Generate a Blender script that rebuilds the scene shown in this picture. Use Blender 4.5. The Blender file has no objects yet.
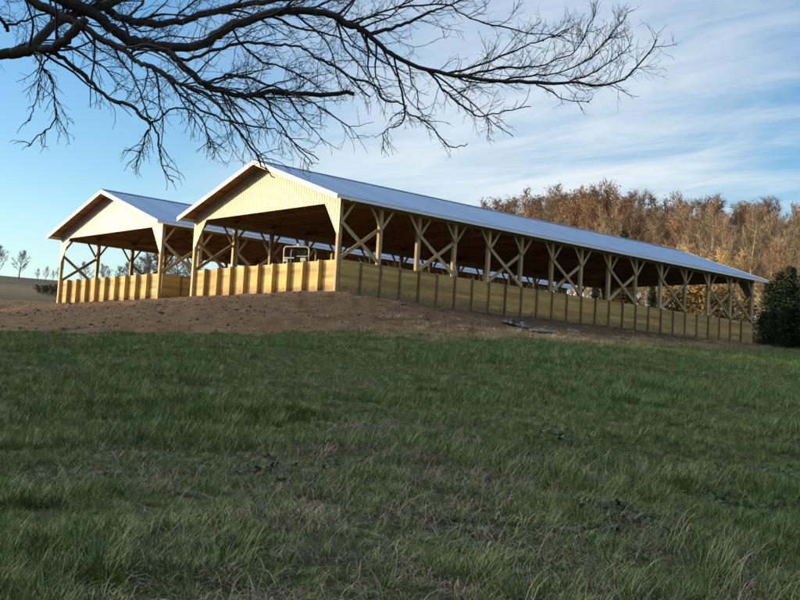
import bpy, bmesh, math, random
import numpy as np
from mathutils import Vector, Matrix, Quaternion

SC = bpy.context.scene
COL = SC.collection
R = math.radians

# ------------------------------------------------------------------ camera
FPX = 1194.4                      # focal length in pixels of an 800 px wide picture
YAW, PITCH, ROLL = R(-48.464), R(4.754), R(3.288)
CAM = np.array([47.59, -37.806, -5.263])
_fwd = np.array([math.sin(YAW) * math.cos(PITCH), math.cos(YAW) * math.cos(PITCH), math.sin(PITCH)])
_rt = np.array([math.cos(YAW), -math.sin(YAW), 0.0])
_up = np.cross(_rt, _fwd)
C_R = math.cos(ROLL) * _rt + math.sin(ROLL) * _up
C_U = -math.sin(ROLL) * _rt + math.cos(ROLL) * _up
cd = bpy.data.cameras.new('camera')
cd.sensor_width = 36.0
cd.lens = 36.0 * FPX / 800.0
cd.clip_start, cd.clip_end = 0.1, 5000
cam = bpy.data.objects.new('camera', cd)
COL.objects.link(cam)
M3 = Matrix((C_R, C_U, -_fwd)).transposed()
cam.matrix_world = Matrix.Translation(CAM) @ M3.to_4x4()
SC.camera = cam


def ray(px, py):
    d = _fwd + C_R * ((px - 400) / FPX) + C_U * ((300 - py) / FPX)
    return d / math.hypot(d[0], d[1])            # unit horizontal length


def at(px, py, dist):
    """world point seen at photo pixel (px, py), at a horizontal distance"""
    return CAM + ray(px, py) * dist


# ------------------------------------------------------------------ light
SUN_AZ_FROM_FRONT, SUN_EL = R(50), R(9.5)         # sun stands to the left of the barns' gable fronts
SUN_DIR = np.array([-math.sin(SUN_AZ_FROM_FRONT) * math.cos(SUN_EL),
                    -math.cos(SUN_AZ_FROM_FRONT) * math.cos(SUN_EL), math.sin(SUN_EL)])
sl = bpy.data.lights.new('sun', 'SUN')
sl.energy = 2.25
sl.angle = R(0.6)
sl.color = (1.0, 0.76, 0.42)
sun = bpy.data.objects.new('sun', sl)
COL.objects.link(sun)
sun.rotation_euler = Vector(SUN_DIR).to_track_quat('Z', 'Y').to_euler()

W_ = bpy.data.worlds.new('World')
SC.world = W_
W_.use_nodes = True
SC.view_settings.view_transform = 'Standard'
SC.view_settings.look = 'None'
SC.view_settings.exposure = 1.5
SC.view_settings.gamma = 1.0
SC.view_settings.use_curve_mapping = False


class NT:
    """small helper for node trees"""
    def __init__(self, tree):
        self.t = tree
        tree.nodes.clear()

    def n(self, typ, **kw):
        nd = self.t.nodes.new(typ)
        for k, v in kw.items():
            if k == 'inp':
                for kk, vv in v.items():
                    self.set(nd, kk, vv)
            else:
                setattr(nd, k, v)
        return nd

    def set(self, nd, k, v):
        s = nd.inputs[k]
        if isinstance(v, bpy.types.NodeSocket):
            self.t.links.new(v, s)
        else:
            s.default_value = v

    def math(self, op, a, b=0.0, c=0.0):
        nd = self.n('ShaderNodeMath', operation=op)
        self.set(nd, 0, a); self.set(nd, 1, b); self.set(nd, 2, c)
        return nd.outputs[0]

    def mix(self, f, a, b, blend='MIX'):
        nd = self.n('ShaderNodeMix', data_type='RGBA', blend_type=blend)
        self.set(nd, 0, f)
        self.set(nd, 6, a if isinstance(a, bpy.types.NodeSocket) else (*a, 1))
        self.set(nd, 7, b if isinstance(b, bpy.types.NodeSocket) else (*b, 1))
        return nd.outputs[2]

    def noise(self, vec, scale, detail=4, rough=0.55, dist=0.0):
        nd = self.n('ShaderNodeTexNoise')
        self.set(nd, 'Vector', vec); self.set(nd, 'Scale', scale); self.set(nd, 'Detail', detail)
        self.set(nd, 'Roughness', rough); self.set(nd, 'Distortion', dist)
        return nd.outputs['Fac']

    def scale(self, vec, s):
        nd = self.n('ShaderNodeMapping')
        self.set(nd, 'Vector', vec); self.set(nd, 'Scale', s)
        return nd.outputs[0]

    def ramp(self, f, stops):
        nd = self.n('ShaderNodeValToRGB')
        cr = nd.color_ramp
        while len(cr.elements) < len(stops):
            cr.elements.new(0.5)
        for e, (p, c) in zip(cr.elements, stops):
            e.position = p
            e.color = (*c, 1) if len(c) == 3 else c
        self.set(nd, 0, f)
        return nd.outputs[0]

    def remap(self, v, a, b, c=0.0, d=1.0, smooth=True):
        nd = self.n('ShaderNodeMapRange', interpolation_type='SMOOTHSTEP' if smooth else 'LINEAR')
        for k, x in zip((0, 1, 2, 3, 4), (v, a, b, c, d)):
            self.set(nd, k, x)
        return nd.outputs[0]


# sky: Nishita with thin streaked cirrus on a plane high above
w = NT(W_.node_tree)
sky = w.n('ShaderNodeTexSky', sky_type='NISHITA', sun_disc=False, sun_elevation=SUN_EL,
          sun_rotation=math.atan2(SUN_DIR[0], SUN_DIR[1]), altitude=100, air_density=1.0, dust_density=0.3, ozone_density=1.2)
tc = w.n('ShaderNodeTexCoord').outputs['Generated']
sep = w.n('ShaderNodeSeparateXYZ'); w.set(sep, 0, tc)
zz = w.math('MAXIMUM', w.math('ADD', sep.outputs[2], 0.06), 0.03)
cx = w.math('DIVIDE', sep.outputs[0], zz)
cy = w.math('DIVIDE', sep.outputs[1], zz)
cmb = w.n('ShaderNodeCombineXYZ'); w.set(cmb, 0, cx); w.set(cmb, 1, cy)
rot = w.n('ShaderNodeMapping'); w.set(rot, 'Vector', cmb.outputs[0]); w.set(rot, 'Rotation', (0, 0, R(38))); w.set(rot, 'Scale', (0.34, 0.9, 1)); w.set(rot, 'Location', (1.3, 0.4, 0))
n1 = w.noise(rot.outputs[0], 0.85, 8, 0.60, 0.6)
n2 = w.noise(rot.outputs[0], 0.35, 3, 0.5, 0.2)
n3 = w.noise(rot.outputs[0], 5.5, 6, 0.65, 0.9)
dens = w.math('ADD', w.math('MULTIPLY', n1, 0.75), w.math('MULTIPLY', n3, 0.25))
_bd = ray(480, 130)
# cirrus only over the part of the sky to the right (north-east of the barns)
azm = w.n('ShaderNodeVectorMath', operation='DOT_PRODUCT'); w.set(azm, 0, tc); w.set(azm, 1, (0.80, 0.60, 0.0))
region = w.remap(w.math('ADD', azm.outputs['Value'], w.math('MULTIPLY', n2, 0.5)), -0.30, 0.12)
blob = w.n('ShaderNodeVectorMath', operation='DOT_PRODUCT'); w.set(blob, 0, tc); w.set(blob, 1, tuple(_bd / np.linalg.norm(_bd)))
dens = w.math('ADD', dens, w.math('MULTIPLY', w.remap(blob.outputs['Value'], 0.95, 0.998), 0.17))
cov = w.math('MULTIPLY', w.remap(dens, 0.455, 0.73), region)
cov = w.math('MULTIPLY', cov, w.remap(sep.outputs[2], 0.12, 0.45, 0.95, 0.42))
# the pale band low over the horizon
low = w.remap(sep.outputs[2], 0.0, 0.20, 0.35, 0.0)
SKYS = 0.079
hs = w.n('ShaderNodeHueSaturation'); w.set(hs, 'Saturation', 1.38); w.set(hs, 'Color', sky.outputs[0])
skyc = w.mix(1.0, hs.outputs[0], (0.92, 0.98, 1.13), 'MULTIPLY')
c1 = w.mix(low, skyc, (3.3, 4.4, 5.0))
c2 = w.mix(cov, c1, (4.0, 4.2, 4.3))
# unseen bright cloud added round the sun for fill light on the shaded field
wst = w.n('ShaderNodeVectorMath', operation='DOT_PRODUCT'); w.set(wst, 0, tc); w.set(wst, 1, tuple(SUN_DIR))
fill_veil = w.math('MULTIPLY', w.remap(wst.outputs['Value'], 0.56, 0.92), w.remap(n1, 0.25, 0.6, 0.55, 1.0))
c3 = w.mix(fill_veil, c2, (34.0, 31.5, 27.5))
# unseen cloud bank added in the east as fill light for the long wall
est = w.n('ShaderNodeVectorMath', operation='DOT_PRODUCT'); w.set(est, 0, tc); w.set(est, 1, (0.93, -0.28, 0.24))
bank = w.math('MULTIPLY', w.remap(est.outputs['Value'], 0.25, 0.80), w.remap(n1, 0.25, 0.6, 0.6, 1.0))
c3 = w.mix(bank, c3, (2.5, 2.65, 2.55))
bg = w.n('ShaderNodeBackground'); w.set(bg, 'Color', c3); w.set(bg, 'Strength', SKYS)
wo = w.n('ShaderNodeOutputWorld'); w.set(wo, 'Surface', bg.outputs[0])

# ------------------------------------------------------------------ helpers


def lerp(a, b, t):
    return a + (b - a) * t


def sstep(a, b, x):
    t = np.clip((x - a) / (b - a), 0, 1)
    return t * t * (3 - 2 * t)


_rng0 = np.random.RandomState(5)
_LAT = _rng0.rand(256, 256)


def vnoise(x, y):
    x = np.asarray(x, float); y = np.asarray(y, float)
    xi = np.floor(x).astype(int); yi = np.floor(y).astype(int)
    fx = x - xi; fy = y - yi
    fx = fx * fx * (3 - 2 * fx); fy = fy * fy * (3 - 2 * fy)
    a = _LAT[xi & 255, yi & 255]; b = _LAT[(xi + 1) & 255, yi & 255]
    c = _LAT[xi & 255, (yi + 1) & 255]; d = _LAT[(xi + 1) & 255, (yi + 1) & 255]
    return (a * (1 - fx) + b * fx) * (1 - fy) + (c * (1 - fx) + d * fx) * fy


def fbm(x, y, o=4):
    s = 0; a = 0.5; t = 0
    for k in range(o):
        s = s + a * vnoise(x * 2 ** k + 17.3 * k, y * 2 ** k + 9.1 * k); t += a; a *= 0.5
    return s / t


class MB:
    """collects shapes for one mesh object"""
    def __init__(self):
        self.v = []; self.f = []; self.a = []; self.val = 0.5

    def add(self, vs, fs):
        o = len(self.v)
        self.v += [tuple(map(float, p)) for p in vs]
        self.a += [self.val] * len(vs)
        self.f += [tuple(i + o for i in q) for q in fs]
        return self

    def box(self, x0, x1, y0, y1, z0, z1):
        return self.add([(x0, y0, z0), (x1, y0, z0), (x1, y1, z0), (x0, y1, z0), (x0, y0, z1), (x1, y0, z1), (x1, y1, z1), (x0, y1, z1)],
                        [(0, 3, 2, 1), (4, 5, 6, 7), (0, 1, 5, 4), (1, 2, 6, 5), (2, 3, 7, 6), (3, 0, 4, 7)])

    def bar(self, p, q, wid, hei, side=(0, 0, 1)):
        """rectangular bar from p to q; hei along 'side'-ish direction, wid across"""
        p = np.array(p, float); q = np.array(q, float); d = q - p; d /= np.linalg.norm(d)
        s = np.array(side, float); s = s - d * (s @ d); s /= np.linalg.norm(s); t = np.cross(d, s)
        vs = []
        for e in (p, q):
            for i, j in ((-1, -1), (1, -1), (1, 1), (-1, 1)):
                vs.append(e + t * i * wid / 2 + s * j * hei / 2)
        return self.add(vs, [(0, 3, 2, 1), (4, 5, 6, 7), (0, 1, 5, 4), (1, 2, 6, 5), (2, 3, 7, 6), (3, 0, 4, 7)])

    def tube(self, pts, rad, n=6, cap=True):
        pts = np.array(pts, float); m = len(pts)
        rad = np.broadcast_to(np.array(rad, float), (m,))
        tg = np.gradient(pts, axis=0); tg /= np.linalg.norm(tg, axis=1)[:, None] + 1e-12
        ref = np.array([0, 0, 1.0]) if abs(tg[0][2]) < 0.9 else np.array([1.0, 0, 0])
        u = np.cross(tg[0], ref); u /= np.linalg.norm(u)
        vs = []
        for i in range(m):
            u = u - tg[i] * (u @ tg[i]); u /= np.linalg.norm(u) + 1e-12
            v = np.cross(tg[i], u)
            for k in range(n):
                a = 2 * math.pi * k / n
                vs.append(pts[i] + rad[i] * (math.cos(a) * u + math.sin(a) * v))
        fs = []
        for i in range(m - 1):
            for k in range(n):
                k2 = (k + 1) % n
                fs.append((i * n + k, i * n + k2, (i + 1) * n + k2, (i + 1) * n + k))
        if cap:
            fs.append(tuple(range(n))[::-1]); fs.append(tuple(range((m - 1) * n, m * n)))
        return self.add(vs, fs)

    def lathe(self, prof, axis_p, axis_d, n=16):
        """profile [(r, h)] spun round the axis"""
        p = np.array(axis_p, float); d = np.array(axis_d, float); d /= np.linalg.norm(d)
        ref = np.array([0, 0, 1.0]) if abs(d[2]) < 0.9 else np.array([1.0, 0, 0])
        u = np.cross(d, ref); u /= np.linalg.norm(u); v = np.cross(d, u)
        vs = []
        for r, h in prof:
            for k in range(n):
                a = 2 * math.pi * k / n
                vs.append(p + d * h + r * (math.cos(a) * u + math.sin(a) * v))
        fs = []
        for i in range(len(prof) - 1):
            for k in range(n):
                k2 = (k + 1) % n
                fs.append((i * n + k, i * n + k2, (i + 1) * n + k2, (i + 1) * n + k))
        fs.append(tuple(range(n))[::-1]); fs.append(tuple(range((len(prof) - 1) * n, len(prof) * n)))
        return self.add(vs, fs)

    def mesh(self, name, mat, smooth=False):
        me = bpy.data.meshes.new(name)
        me.from_pydata(self.v, [], self.f)
        at_ = me.attributes.new('var', 'FLOAT', 'POINT')
        at_.data.foreach_set('value', np.array(self.a, np.float32))
        if mat: me.materials.append(mat)
        if smooth: me.shade_smooth()
        me.update()
        return me

    def build(self, name, mat, parent=None, smooth=False, bevel=0.0):
        o = bpy.data.objects.new(name, self.mesh(name, mat, smooth))
        COL.objects.link(o)
        if parent: o.parent = parent
        if bevel:
            b = o.modifiers.new('bevel', 'BEVEL'); b.width = bevel; b.segments = 1; b.limit_method = 'ANGLE'
        return o


def np_mesh(name, v, faces_flat, loop_start, mat, attrs=None, smooth=False):
    me = bpy.data.meshes.new(name)
    v = np.asarray(v, np.float32)
    me.vertices.add(len(v)); me.vertices.foreach_set('co', v.ravel())
    me.loops.add(len(faces_flat)); me.loops.foreach_set('vertex_index', np.asarray(faces_flat, np.int32))
    me.polygons.add(len(loop_start)); me.polygons.foreach_set('loop_start', np.asarray(loop_start, np.int32))
    for k, a in (attrs or {}).items():
        t = me.attributes.new(k, 'FLOAT', 'POINT'); t.data.foreach_set('value', np.asarray(a, np.float32))
    if mat: me.materials.append(mat)
    me.update(calc_edges=True); me.validate()
    if smooth: me.shade_smooth()
    return me


def link(name, me, parent=None):
    o = bpy.data.objects.new(name, me); COL.objects.link(o)
    if parent: o.parent = parent
    return o


def empty(name, loc=(0, 0, 0), rz=0):
    o = bpy.data.objects.new(name, None); COL.objects.link(o)
    o.location = loc; o.rotation_euler = (0, 0, rz)
    o.empty_display_size = 0.3
    return o


def tag(o, label=None, cat=None, group=None, kind=None):
    if label: o['label'] = label
    if cat: o['category'] = cat
    if group: o['group'] = group
    if kind: o['kind'] = kind
    return o


def copy_tree(o, parent=None):
    c = o.copy(); COL.objects.link(c)
    if parent: c.parent = parent
    for ch in list(o.children):
        copy_tree(ch, c)
    return c


# ------------------------------------------------------------------ materials


def material(name, build):
    m = bpy.data.materials.new(name); m.use_nodes = True
    t = NT(m.node_tree)
    p = t.n('ShaderNodeBsdfPrincipled')
    o = t.n('ShaderNodeOutputMaterial'); t.set(o, 'Surface', p.outputs[0])
    build(t, p)
    return m


def bump(t, p, h, strength=0.4, dist=0.01):
    b = t.n('ShaderNodeBump'); t.set(b, 'Height', h); t.set(b, 'Strength', strength); t.set(b, 'Distance', dist)
    t.set(p, 'Normal', b.outputs[0])


def attr(t, name='var'):
    return t.n('ShaderNodeAttribute', attribute_name=name).outputs['Fac']


def wood(name, c0, c1, c2, grain=(1, 1, 1), rough=0.75, mud=False):
    def f(t, p):
        oc = t.n('ShaderNodeTexCoord').outputs['Object']
        v = attr(t)
        off = t.n('ShaderNodeCombineXYZ'); t.set(off, 0, t.math('MULTIPLY', v, 37.0)); t.set(off, 1, t.math('MULTIPLY', v, 11.0)); t.set(off, 2, t.math('MULTIPLY', v, 5.0))
        ad = t.n('ShaderNodeVectorMath', operation='ADD'); t.set(ad, 0, oc); t.set(ad, 1, off.outputs[0])
        g = t.noise(t.scale(ad.outputs[0], grain), 6.0, 6, 0.65, 0.6)
        blot = t.noise(ad.outputs[0], 1.3, 4, 0.6)
        knot = t.n('ShaderNodeTexVoronoi'); t.set(knot, 'Vector', t.scale(ad.outputs[0], (1.0, 1.0, 2.2))); t.set(knot, 'Scale', 2.1)
        kn = t.remap(knot.outputs['Distance'], 0.05, 0.13, 1.0, 0.0)
        c = t.ramp(t.math('ADD', t.math('MULTIPLY', g, 0.6), t.math('MULTIPLY', blot, 0.4)), [(0.3, c0), (0.52, c1), (0.75, c2)])
        c = t.mix(t.math('MULTIPLY', kn, 0.65), c, (c0[0] * .45, c0[1] * .38, c0[2] * .3))
        k = t.math('ADD', t.math('MULTIPLY', v, 0.62), 0.68)
        kc = t.n('ShaderNodeCombineColor'); t.set(kc, 0, k); t.set(kc, 1, k); t.set(kc, 2, t.math('MULTIPLY', k, 0.97))
        c = t.mix(1.0, c, kc.outputs[0], 'MULTIPLY')
        if mud:                                                      # rain-splashed soil along the foot
            zs = t.n('ShaderNodeSeparateXYZ'); t.set(zs, 0, oc)
            sp_ = t.noise(oc, 2.6, 6, 0.7)
            mk = t.remap(t.math('SUBTRACT', zs.outputs[2], t.math('MULTIPLY', t.math('SUBTRACT', sp_, 0.35), 1.3)), -0.10, 0.30, 0.75, 0.0)
            c = t.mix(mk, c, (0.17, 0.115, 0.068))
            st_ = t.noise(t.scale(oc, (0.5, 0.5, 2.2)), 1.7, 5, 0.65)
            c = t.mix(t.math('MULTIPLY', t.remap(st_, 0.52, 0.72), 0.35), c, (0.20, 0.17, 0.09))
        t.set(p, 'Base Color', c)
        t.set(p, 'Roughness', rough)
        bump(t, p, g, 0.35, 0.01)
    return material(name, f)


M = {}
M['plank'] = wood('treated_plank', (0.29, 0.185, 0.065), (0.45, 0.31, 0.11), (0.57, 0.42, 0.17), (1.2, 1.2, 9), mud=True)
M['post'] = wood('treated_post', (0.30, 0.23, 0.13), (0.46, 0.37, 0.22), (0.58, 0.48, 0.30), (7, 7, 0.8))
M['batten'] = wood('dark_batten', (0.10, 0.075, 0.04), (0.16, 0.125, 0.07), (0.24, 0.19, 0.11), (7, 7, 0.8))  # darker browns than the posts, for the studs of the long walls
M['timber'] = wood('rough_timber', (0.24, 0.18, 0.10), (0.38, 0.30, 0.18), (0.50, 0.41, 0.26), (4, 4, 4))
M['truss'] = wood('truss_lumber', (0.25, 0.15, 0.08), (0.38, 0.235, 0.125), (0.50, 0.32, 0.18), (3, 3, 3))


def _deck(t, p):
    oc = t.n('ShaderNodeTexCoord').outputs['Object']
    g = t.noise(t.scale(oc, (6, 0.5, 6)), 3, 5, 0.6)
    t.set(p, 'Base Color', t.ramp(g, [(0.3, (0.32, 0.165, 0.085)), (0.7, (0.50, 0.27, 0.14))]))
    t.set(p, 'Roughness', 0.85)


M['deck'] = material('roof_deck', _deck)


def siding(name, base, streak):
    def f(t, p):
        oc = t.n('ShaderNodeTexCoord').outputs['Object']
        g = t.noise(t.scale(oc, (5, 5, 0.35)), 2.0, 5, 0.6)
        v = attr(t)
        c = t.mix(t.remap(g, 0.35, 0.7), base, streak)
        k = t.math('ADD', t.math('MULTIPLY', v, 0.25), 0.86)
        kc = t.n('ShaderNodeCombineColor'); t.set(kc, 0, k); t.set(kc, 1, k); t.set(kc, 2, k)
        t.set(p, 'Base Color', t.mix(1.0, c, kc.outputs[0], 'MULTIPLY'))
        t.set(p, 'Roughness', 0.5)
    return material(name, f)


M['siding'] = siding('cream_ribbed_siding', (0.37, 0.365, 0.245), (0.33, 0.32, 0.21))
M['siding_pale'] = siding('pale_board_siding', (0.40, 0.40, 0.42), (0.36, 0.36, 0.38))


def _trim(t, p):
    oc = t.n('ShaderNodeTexCoord').outputs['Object']
    g = t.noise(t.scale(oc, (2, 2, 2)), 2, 4, 0.6)
    t.set(p, 'Base Color', t.mix(g, (0.42, 0.40, 0.31), (0.48, 0.46, 0.37)))
    t.set(p, 'Roughness', 0.5)


M['trim'] = material('pale_trim', _trim)


def _fascia(t, p):
    oc = t.n('ShaderNodeTexCoord').outputs['Object']
    g = t.noise(t.scale(oc, (2, 0.4, 6)), 2, 4, 0.6)
    t.set(p, 'Base Color', t.mix(g, (0.70, 0.72, 0.74), (0.80, 0.82, 0.84)))
    t.set(p, 'Roughness', 0.35)


M['fascia'] = material('white_metal_fascia', _fascia)


def _roof(t, p):
    oc = t.n('ShaderNodeTexCoord').outputs['Object']
    g = t.noise(t.scale(oc, (0.35, 2.5, 0.35)), 1.6, 5, 0.6)
    seam = t.noise(t.scale(oc, (0.05, 1.1, 0.05)), 1.0, 2, 0.5)
    c = t.mix(g, (0.36, 0.52, 0.72), (0.46, 0.61, 0.79))
    t.set(p, 'Base Color', t.mix(t.math('MULTIPLY', seam, 0.5), c, (0.46, 0.58, 0.72)))
    pan = t.n('ShaderNodeSeparateXYZ'); t.set(pan, 0, oc)
    wn = t.n('ShaderNodeTexWhiteNoise', noise_dimensions='1D'); t.set(wn, 'W', t.math('FLOOR', t.math('DIVIDE', pan.outputs[1], 0.915)))
    lap = t.remap(t.math('FRACT', t.math('DIVIDE', pan.outputs[1], 0.915)), 0.0, 0.05, 0.84, 1.0)
    tone = t.math('MULTIPLY', lap, t.math('ADD', 0.91, t.math('MULTIPLY', wn.outputs[0], 0.15)))
    tcn = t.n('ShaderNodeCombineColor')
    for i_ in range(3): t.set(tcn, i_, tone)
    t.set(p, 'Base Color', t.mix(1.0, t.mix(t.math('MULTIPLY', seam, 0.5), c, (0.38, 0.49, 0.64)), tcn.outputs[0], 'MULTIPLY'))
    t.set(p, 'Metallic', 0.75)
    t.set(p, 'Roughness', t.math('ADD', 0.40, t.math('MULTIPLY', g, 0.16)))


M['roof'] = material('blue_galvanised_roof', _roof)


def paint(name, col, rough=0.4, metal=0.0, coat=0.0):
    def f(t, p):
        oc = t.n('ShaderNodeTexCoord').outputs['Object']
        g = t.noise(oc, 9, 5, 0.65)
        d = tuple(x * 0.7 for x in col)
        t.set(p, 'Base Color', t.mix(t.remap(g, 0.45, 0.8), col, d))
        t.set(p, 'Roughness', rough); t.set(p, 'Metallic', metal); t.set(p, 'Coat Weight', coat)
    return material(name, f)


def glassy(t, p):
    t.set(p, 'Base Color', (0.02, 0.025, 0.03, 1)); t.set(p, 'Roughness', 0.12); t.set(p, 'Alpha', 0.35); t.set(p, 'Specular IOR Level', 0.3)


# ------------------------------------------------------------------ terrain
BAY = 2.744; NB = 14
LEN = BAY * NB                 # length of a barn
WID = 13.882; GAP = 3.728
PADX0, PADX1, PADY0, PADY1 = -2 * WID - GAP, 0.0, 0.0, LEN
GCAM = CAM[2] - 1.6


def pad_dist(x, y):
    dx = np.maximum(np.maximum(PADX0 - x, x - PADX1), 0)
    dy = np.maximum(np.maximum(PADY0 - y, y - PADY1), 0)
    return np.hypot(dx, dy)


def mound(x, y):
    pd = pad_dist(x, y)
    return -0.23 * (np.sqrt(np.maximum(pd - 0.6, 0) ** 2 + 1.2 ** 2) - 1.2) - 0.06 * np.minimum(pd, 1.0)


_EDGE = [(-60, 336), (0, 335), (100, 334), (200, 334), (340, 335.5), (400, 337), (500, 339), (600, 342.5), (700, 346.5), (760, 350), (800, 352), (860, 355)]
_th, _de, _ze = [], [], []
for _px, _py in _EDGE:
    _r = ray(_px, _py)
    dd = np.linspace(20, 120, 2001)
    gx = CAM[0] + _r[0] * dd; gy = CAM[1] + _r[1] * dd
    g = mound(gx, gy) - (CAM[2] + _r[2] * dd)
    ok = np.where(g > 0)[0]
    th = math.atan2((_px - 400) / FPX * 1.0, 1.0)
    de = dd[ok[0]] if len(ok) else None
    _th.append(math.atan2(_r[0], _r[1]) - YAW); _de.append(de); _ze.append(None if de is None else CAM[2] + _r[2] * de)
for i in range(len(_th)):
    if _de[i] is None:
        k = min((j for j in range(len(_th)) if _de[j] is not None), key=lambda j: abs(j - i))
        _de[i] = _de[k]; _ze[i] = _ze[k] - (0.2 if _th[i] > 0 else 0)
_TH = np.array(_th); _DE = np.array(_de); _ZE = np.array(_ze)


def polar(x, y):
    dx = x - CAM[0]; dy = y - CAM[1]
    d = np.hypot(dx, dy)
    th = np.arctan2(dx, dy) - YAW
    th = (th + math.pi) % (2 * math.pi) - math.pi
    return d, th


def parts_z(x, y):
    x = np.asarray(x, float); y = np.asarray(y, float)
    d, th = polar(x, y)
    tc_ = np.clip(th, _TH[0], _TH[-1])
    de = np.interp(tc_, _TH, _DE); ze = np.interp(tc_, _TH, _ZE)
    slope = (ze - GCAM) / de
    back = sstep(R(60), R(110), np.abs(th))
    slope = slope * (1 - back)
    field = GCAM + slope * np.minimum(d, de + 6 + 0 * d)
    field = field - 0.02 * np.maximum(d - de - 6, 0) * (1 - back)
    field = field + 0.10 * (fbm(x * 0.16, y * 0.16, 3) - 0.5) * sstep(2, 9, d)
    return d, th, de, field, mound(x, y)


RIDGE_H = 23.0


def ground(x, y):
    x = np.asarray(x, float); y = np.asarray(y, float)
    d, th, de, f, m = parts_z(x, y)
    k = 0.22
    z = np.maximum(f, m) + k * np.exp(-np.abs(f - m) / k) * 0.35
    pd = pad_dist(x, y)
    z = np.where(pd <= 0, 0.0, z)
    # a slight dip along the near half of the long wall
    z = z - 0.20 * np.exp(-((y - 8.0) / 5.5) ** 2) * sstep(-0.6, 0.1, x) * np.exp(-np.maximum(x, 0) / 5.0)
    # rising pasture and woodland beyond the barns
    front = sstep(R(75), R(45), np.abs(th))
    hill = np.minimum(0.0915 * (d - 90), 0.30 * np.maximum(pd - 1.0, 0)) * front
    hill = np.where(d > 90, np.minimum(hill, 0.0915 * 165 - 0.00055 * np.maximum(d - 245, 0) ** 1.6), 0)
    zz_ = np.where((d > 90) & (pd > 0), np.maximum(z, 0.0 * z - 0.4) * sstep(120, 92, d) + np.maximum(hill, -0.4 + 0 * z) * 1.0, z)
    zz_ = np.where(pd <= 0, 0, zz_)
    # the wooded hill behind the photographer that keeps the low sun off the field
    ridge = -150 + 0.0 * x
    b = sstep(95, 0, np.abs(y - ridge)) * (1 - sstep(360, 480, np.abs(x + 120)))
    zz_ = np.where(np.abs(th) > R(80), np.minimum(zz_, GCAM), zz_)
    zz_ = zz_ + b * (RIDGE_H + np.clip(0.07 * (x + 180), -8, 6) + 5 * sstep(-168, -120, x) - GCAM + 3.0 * (fbm(x * 0.03 + 50, y * 0.03, 3) - 0.5))
    zz_ = zz_ + 62 * np.exp(-((x + 255) ** 2 + (y + 30) ** 2) / (2 * 31.0 ** 2))   # spur off to the left, shades the pasture hill
    return zz_


def dirt_mask(x, y):
    d, th, de, f, m = parts_z(x, y)
    n = (fbm(x * 0.5 + 31, y * 0.5, 4) - 0.5)
    pd = pad_dist(x, y)
    a = sstep(-0.10, 0.22, (m - f) + n * 0.55) * sstep(23, 17, pd + n * 8) * sstep(118, 100, d)
    return np.where(pd <= 0, 1.0, a)


def g1(x, y):
    return float(ground(np.array([x]), np.array([y]))[0])


dth = np.concatenate([np.arange(-180, -30, 2.5), np.arange(-30, -21, 0.5), np.arange(-21, 21, 0.15), np.arange(21, 30, 0.5), np.arange(30, 180, 2.5)])
dd = np.concatenate([[0.0], np.geomspace(0.8, 30, 110), np.arange(30.3, 100, 0.33), np.geomspace(101, 320, 70), np.geomspace(330, 1500, 12)])
TH2, DD2 = np.meshgrid(R(1) * dth + YAW, dd, indexing='ij')
GX = CAM[0] + np.sin(TH2) * DD2; GY = CAM[1] + np.cos(TH2) * DD2
GZ = ground(GX, GY)
DM = dirt_mask(GX, GY)
clod = (fbm(GX * 1.6, GY * 1.6, 4) - 0.5) * 0.30 * DM * sstep(0.2, 1.2, pad_dist(GX, GY)) * sstep(110, 95, DD2)
tuss = (fbm(GX * 0.9 + 7, GY * 0.9, 3) - 0.5) * 0.16 * (1 - DM) * sstep(70, 50, DD2)
PDG = pad_dist(GX, GY)
wob = (fbm(GX * .11 + 4, GY * .11, 2) - .5) * 3.0
rut = sum(np.exp(-((PDG + wob - q) / .22) ** 2) for q in (4.2, 6.0, 7.7, 9.4)) * -.09 * DM * sstep(110, 95, DD2)
GZ = GZ + clod + tuss + rut
na, nd_ = GX.shape
idx = np.arange(na * nd_).reshape(na, nd_)
i0 = idx; i1 = np.roll(idx, -1, axis=0)
quads = np.stack([i0[:, :-1], i0[:, 1:], i1[:, 1:], i1[:, :-1]], -1).reshape(-1, 4)[:, ::-1]
far_a = sstep(95, 130, DD2)
straw_n = fbm(GX * 0.35 + 3, GY * 0.35 + 8, 4)


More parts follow.
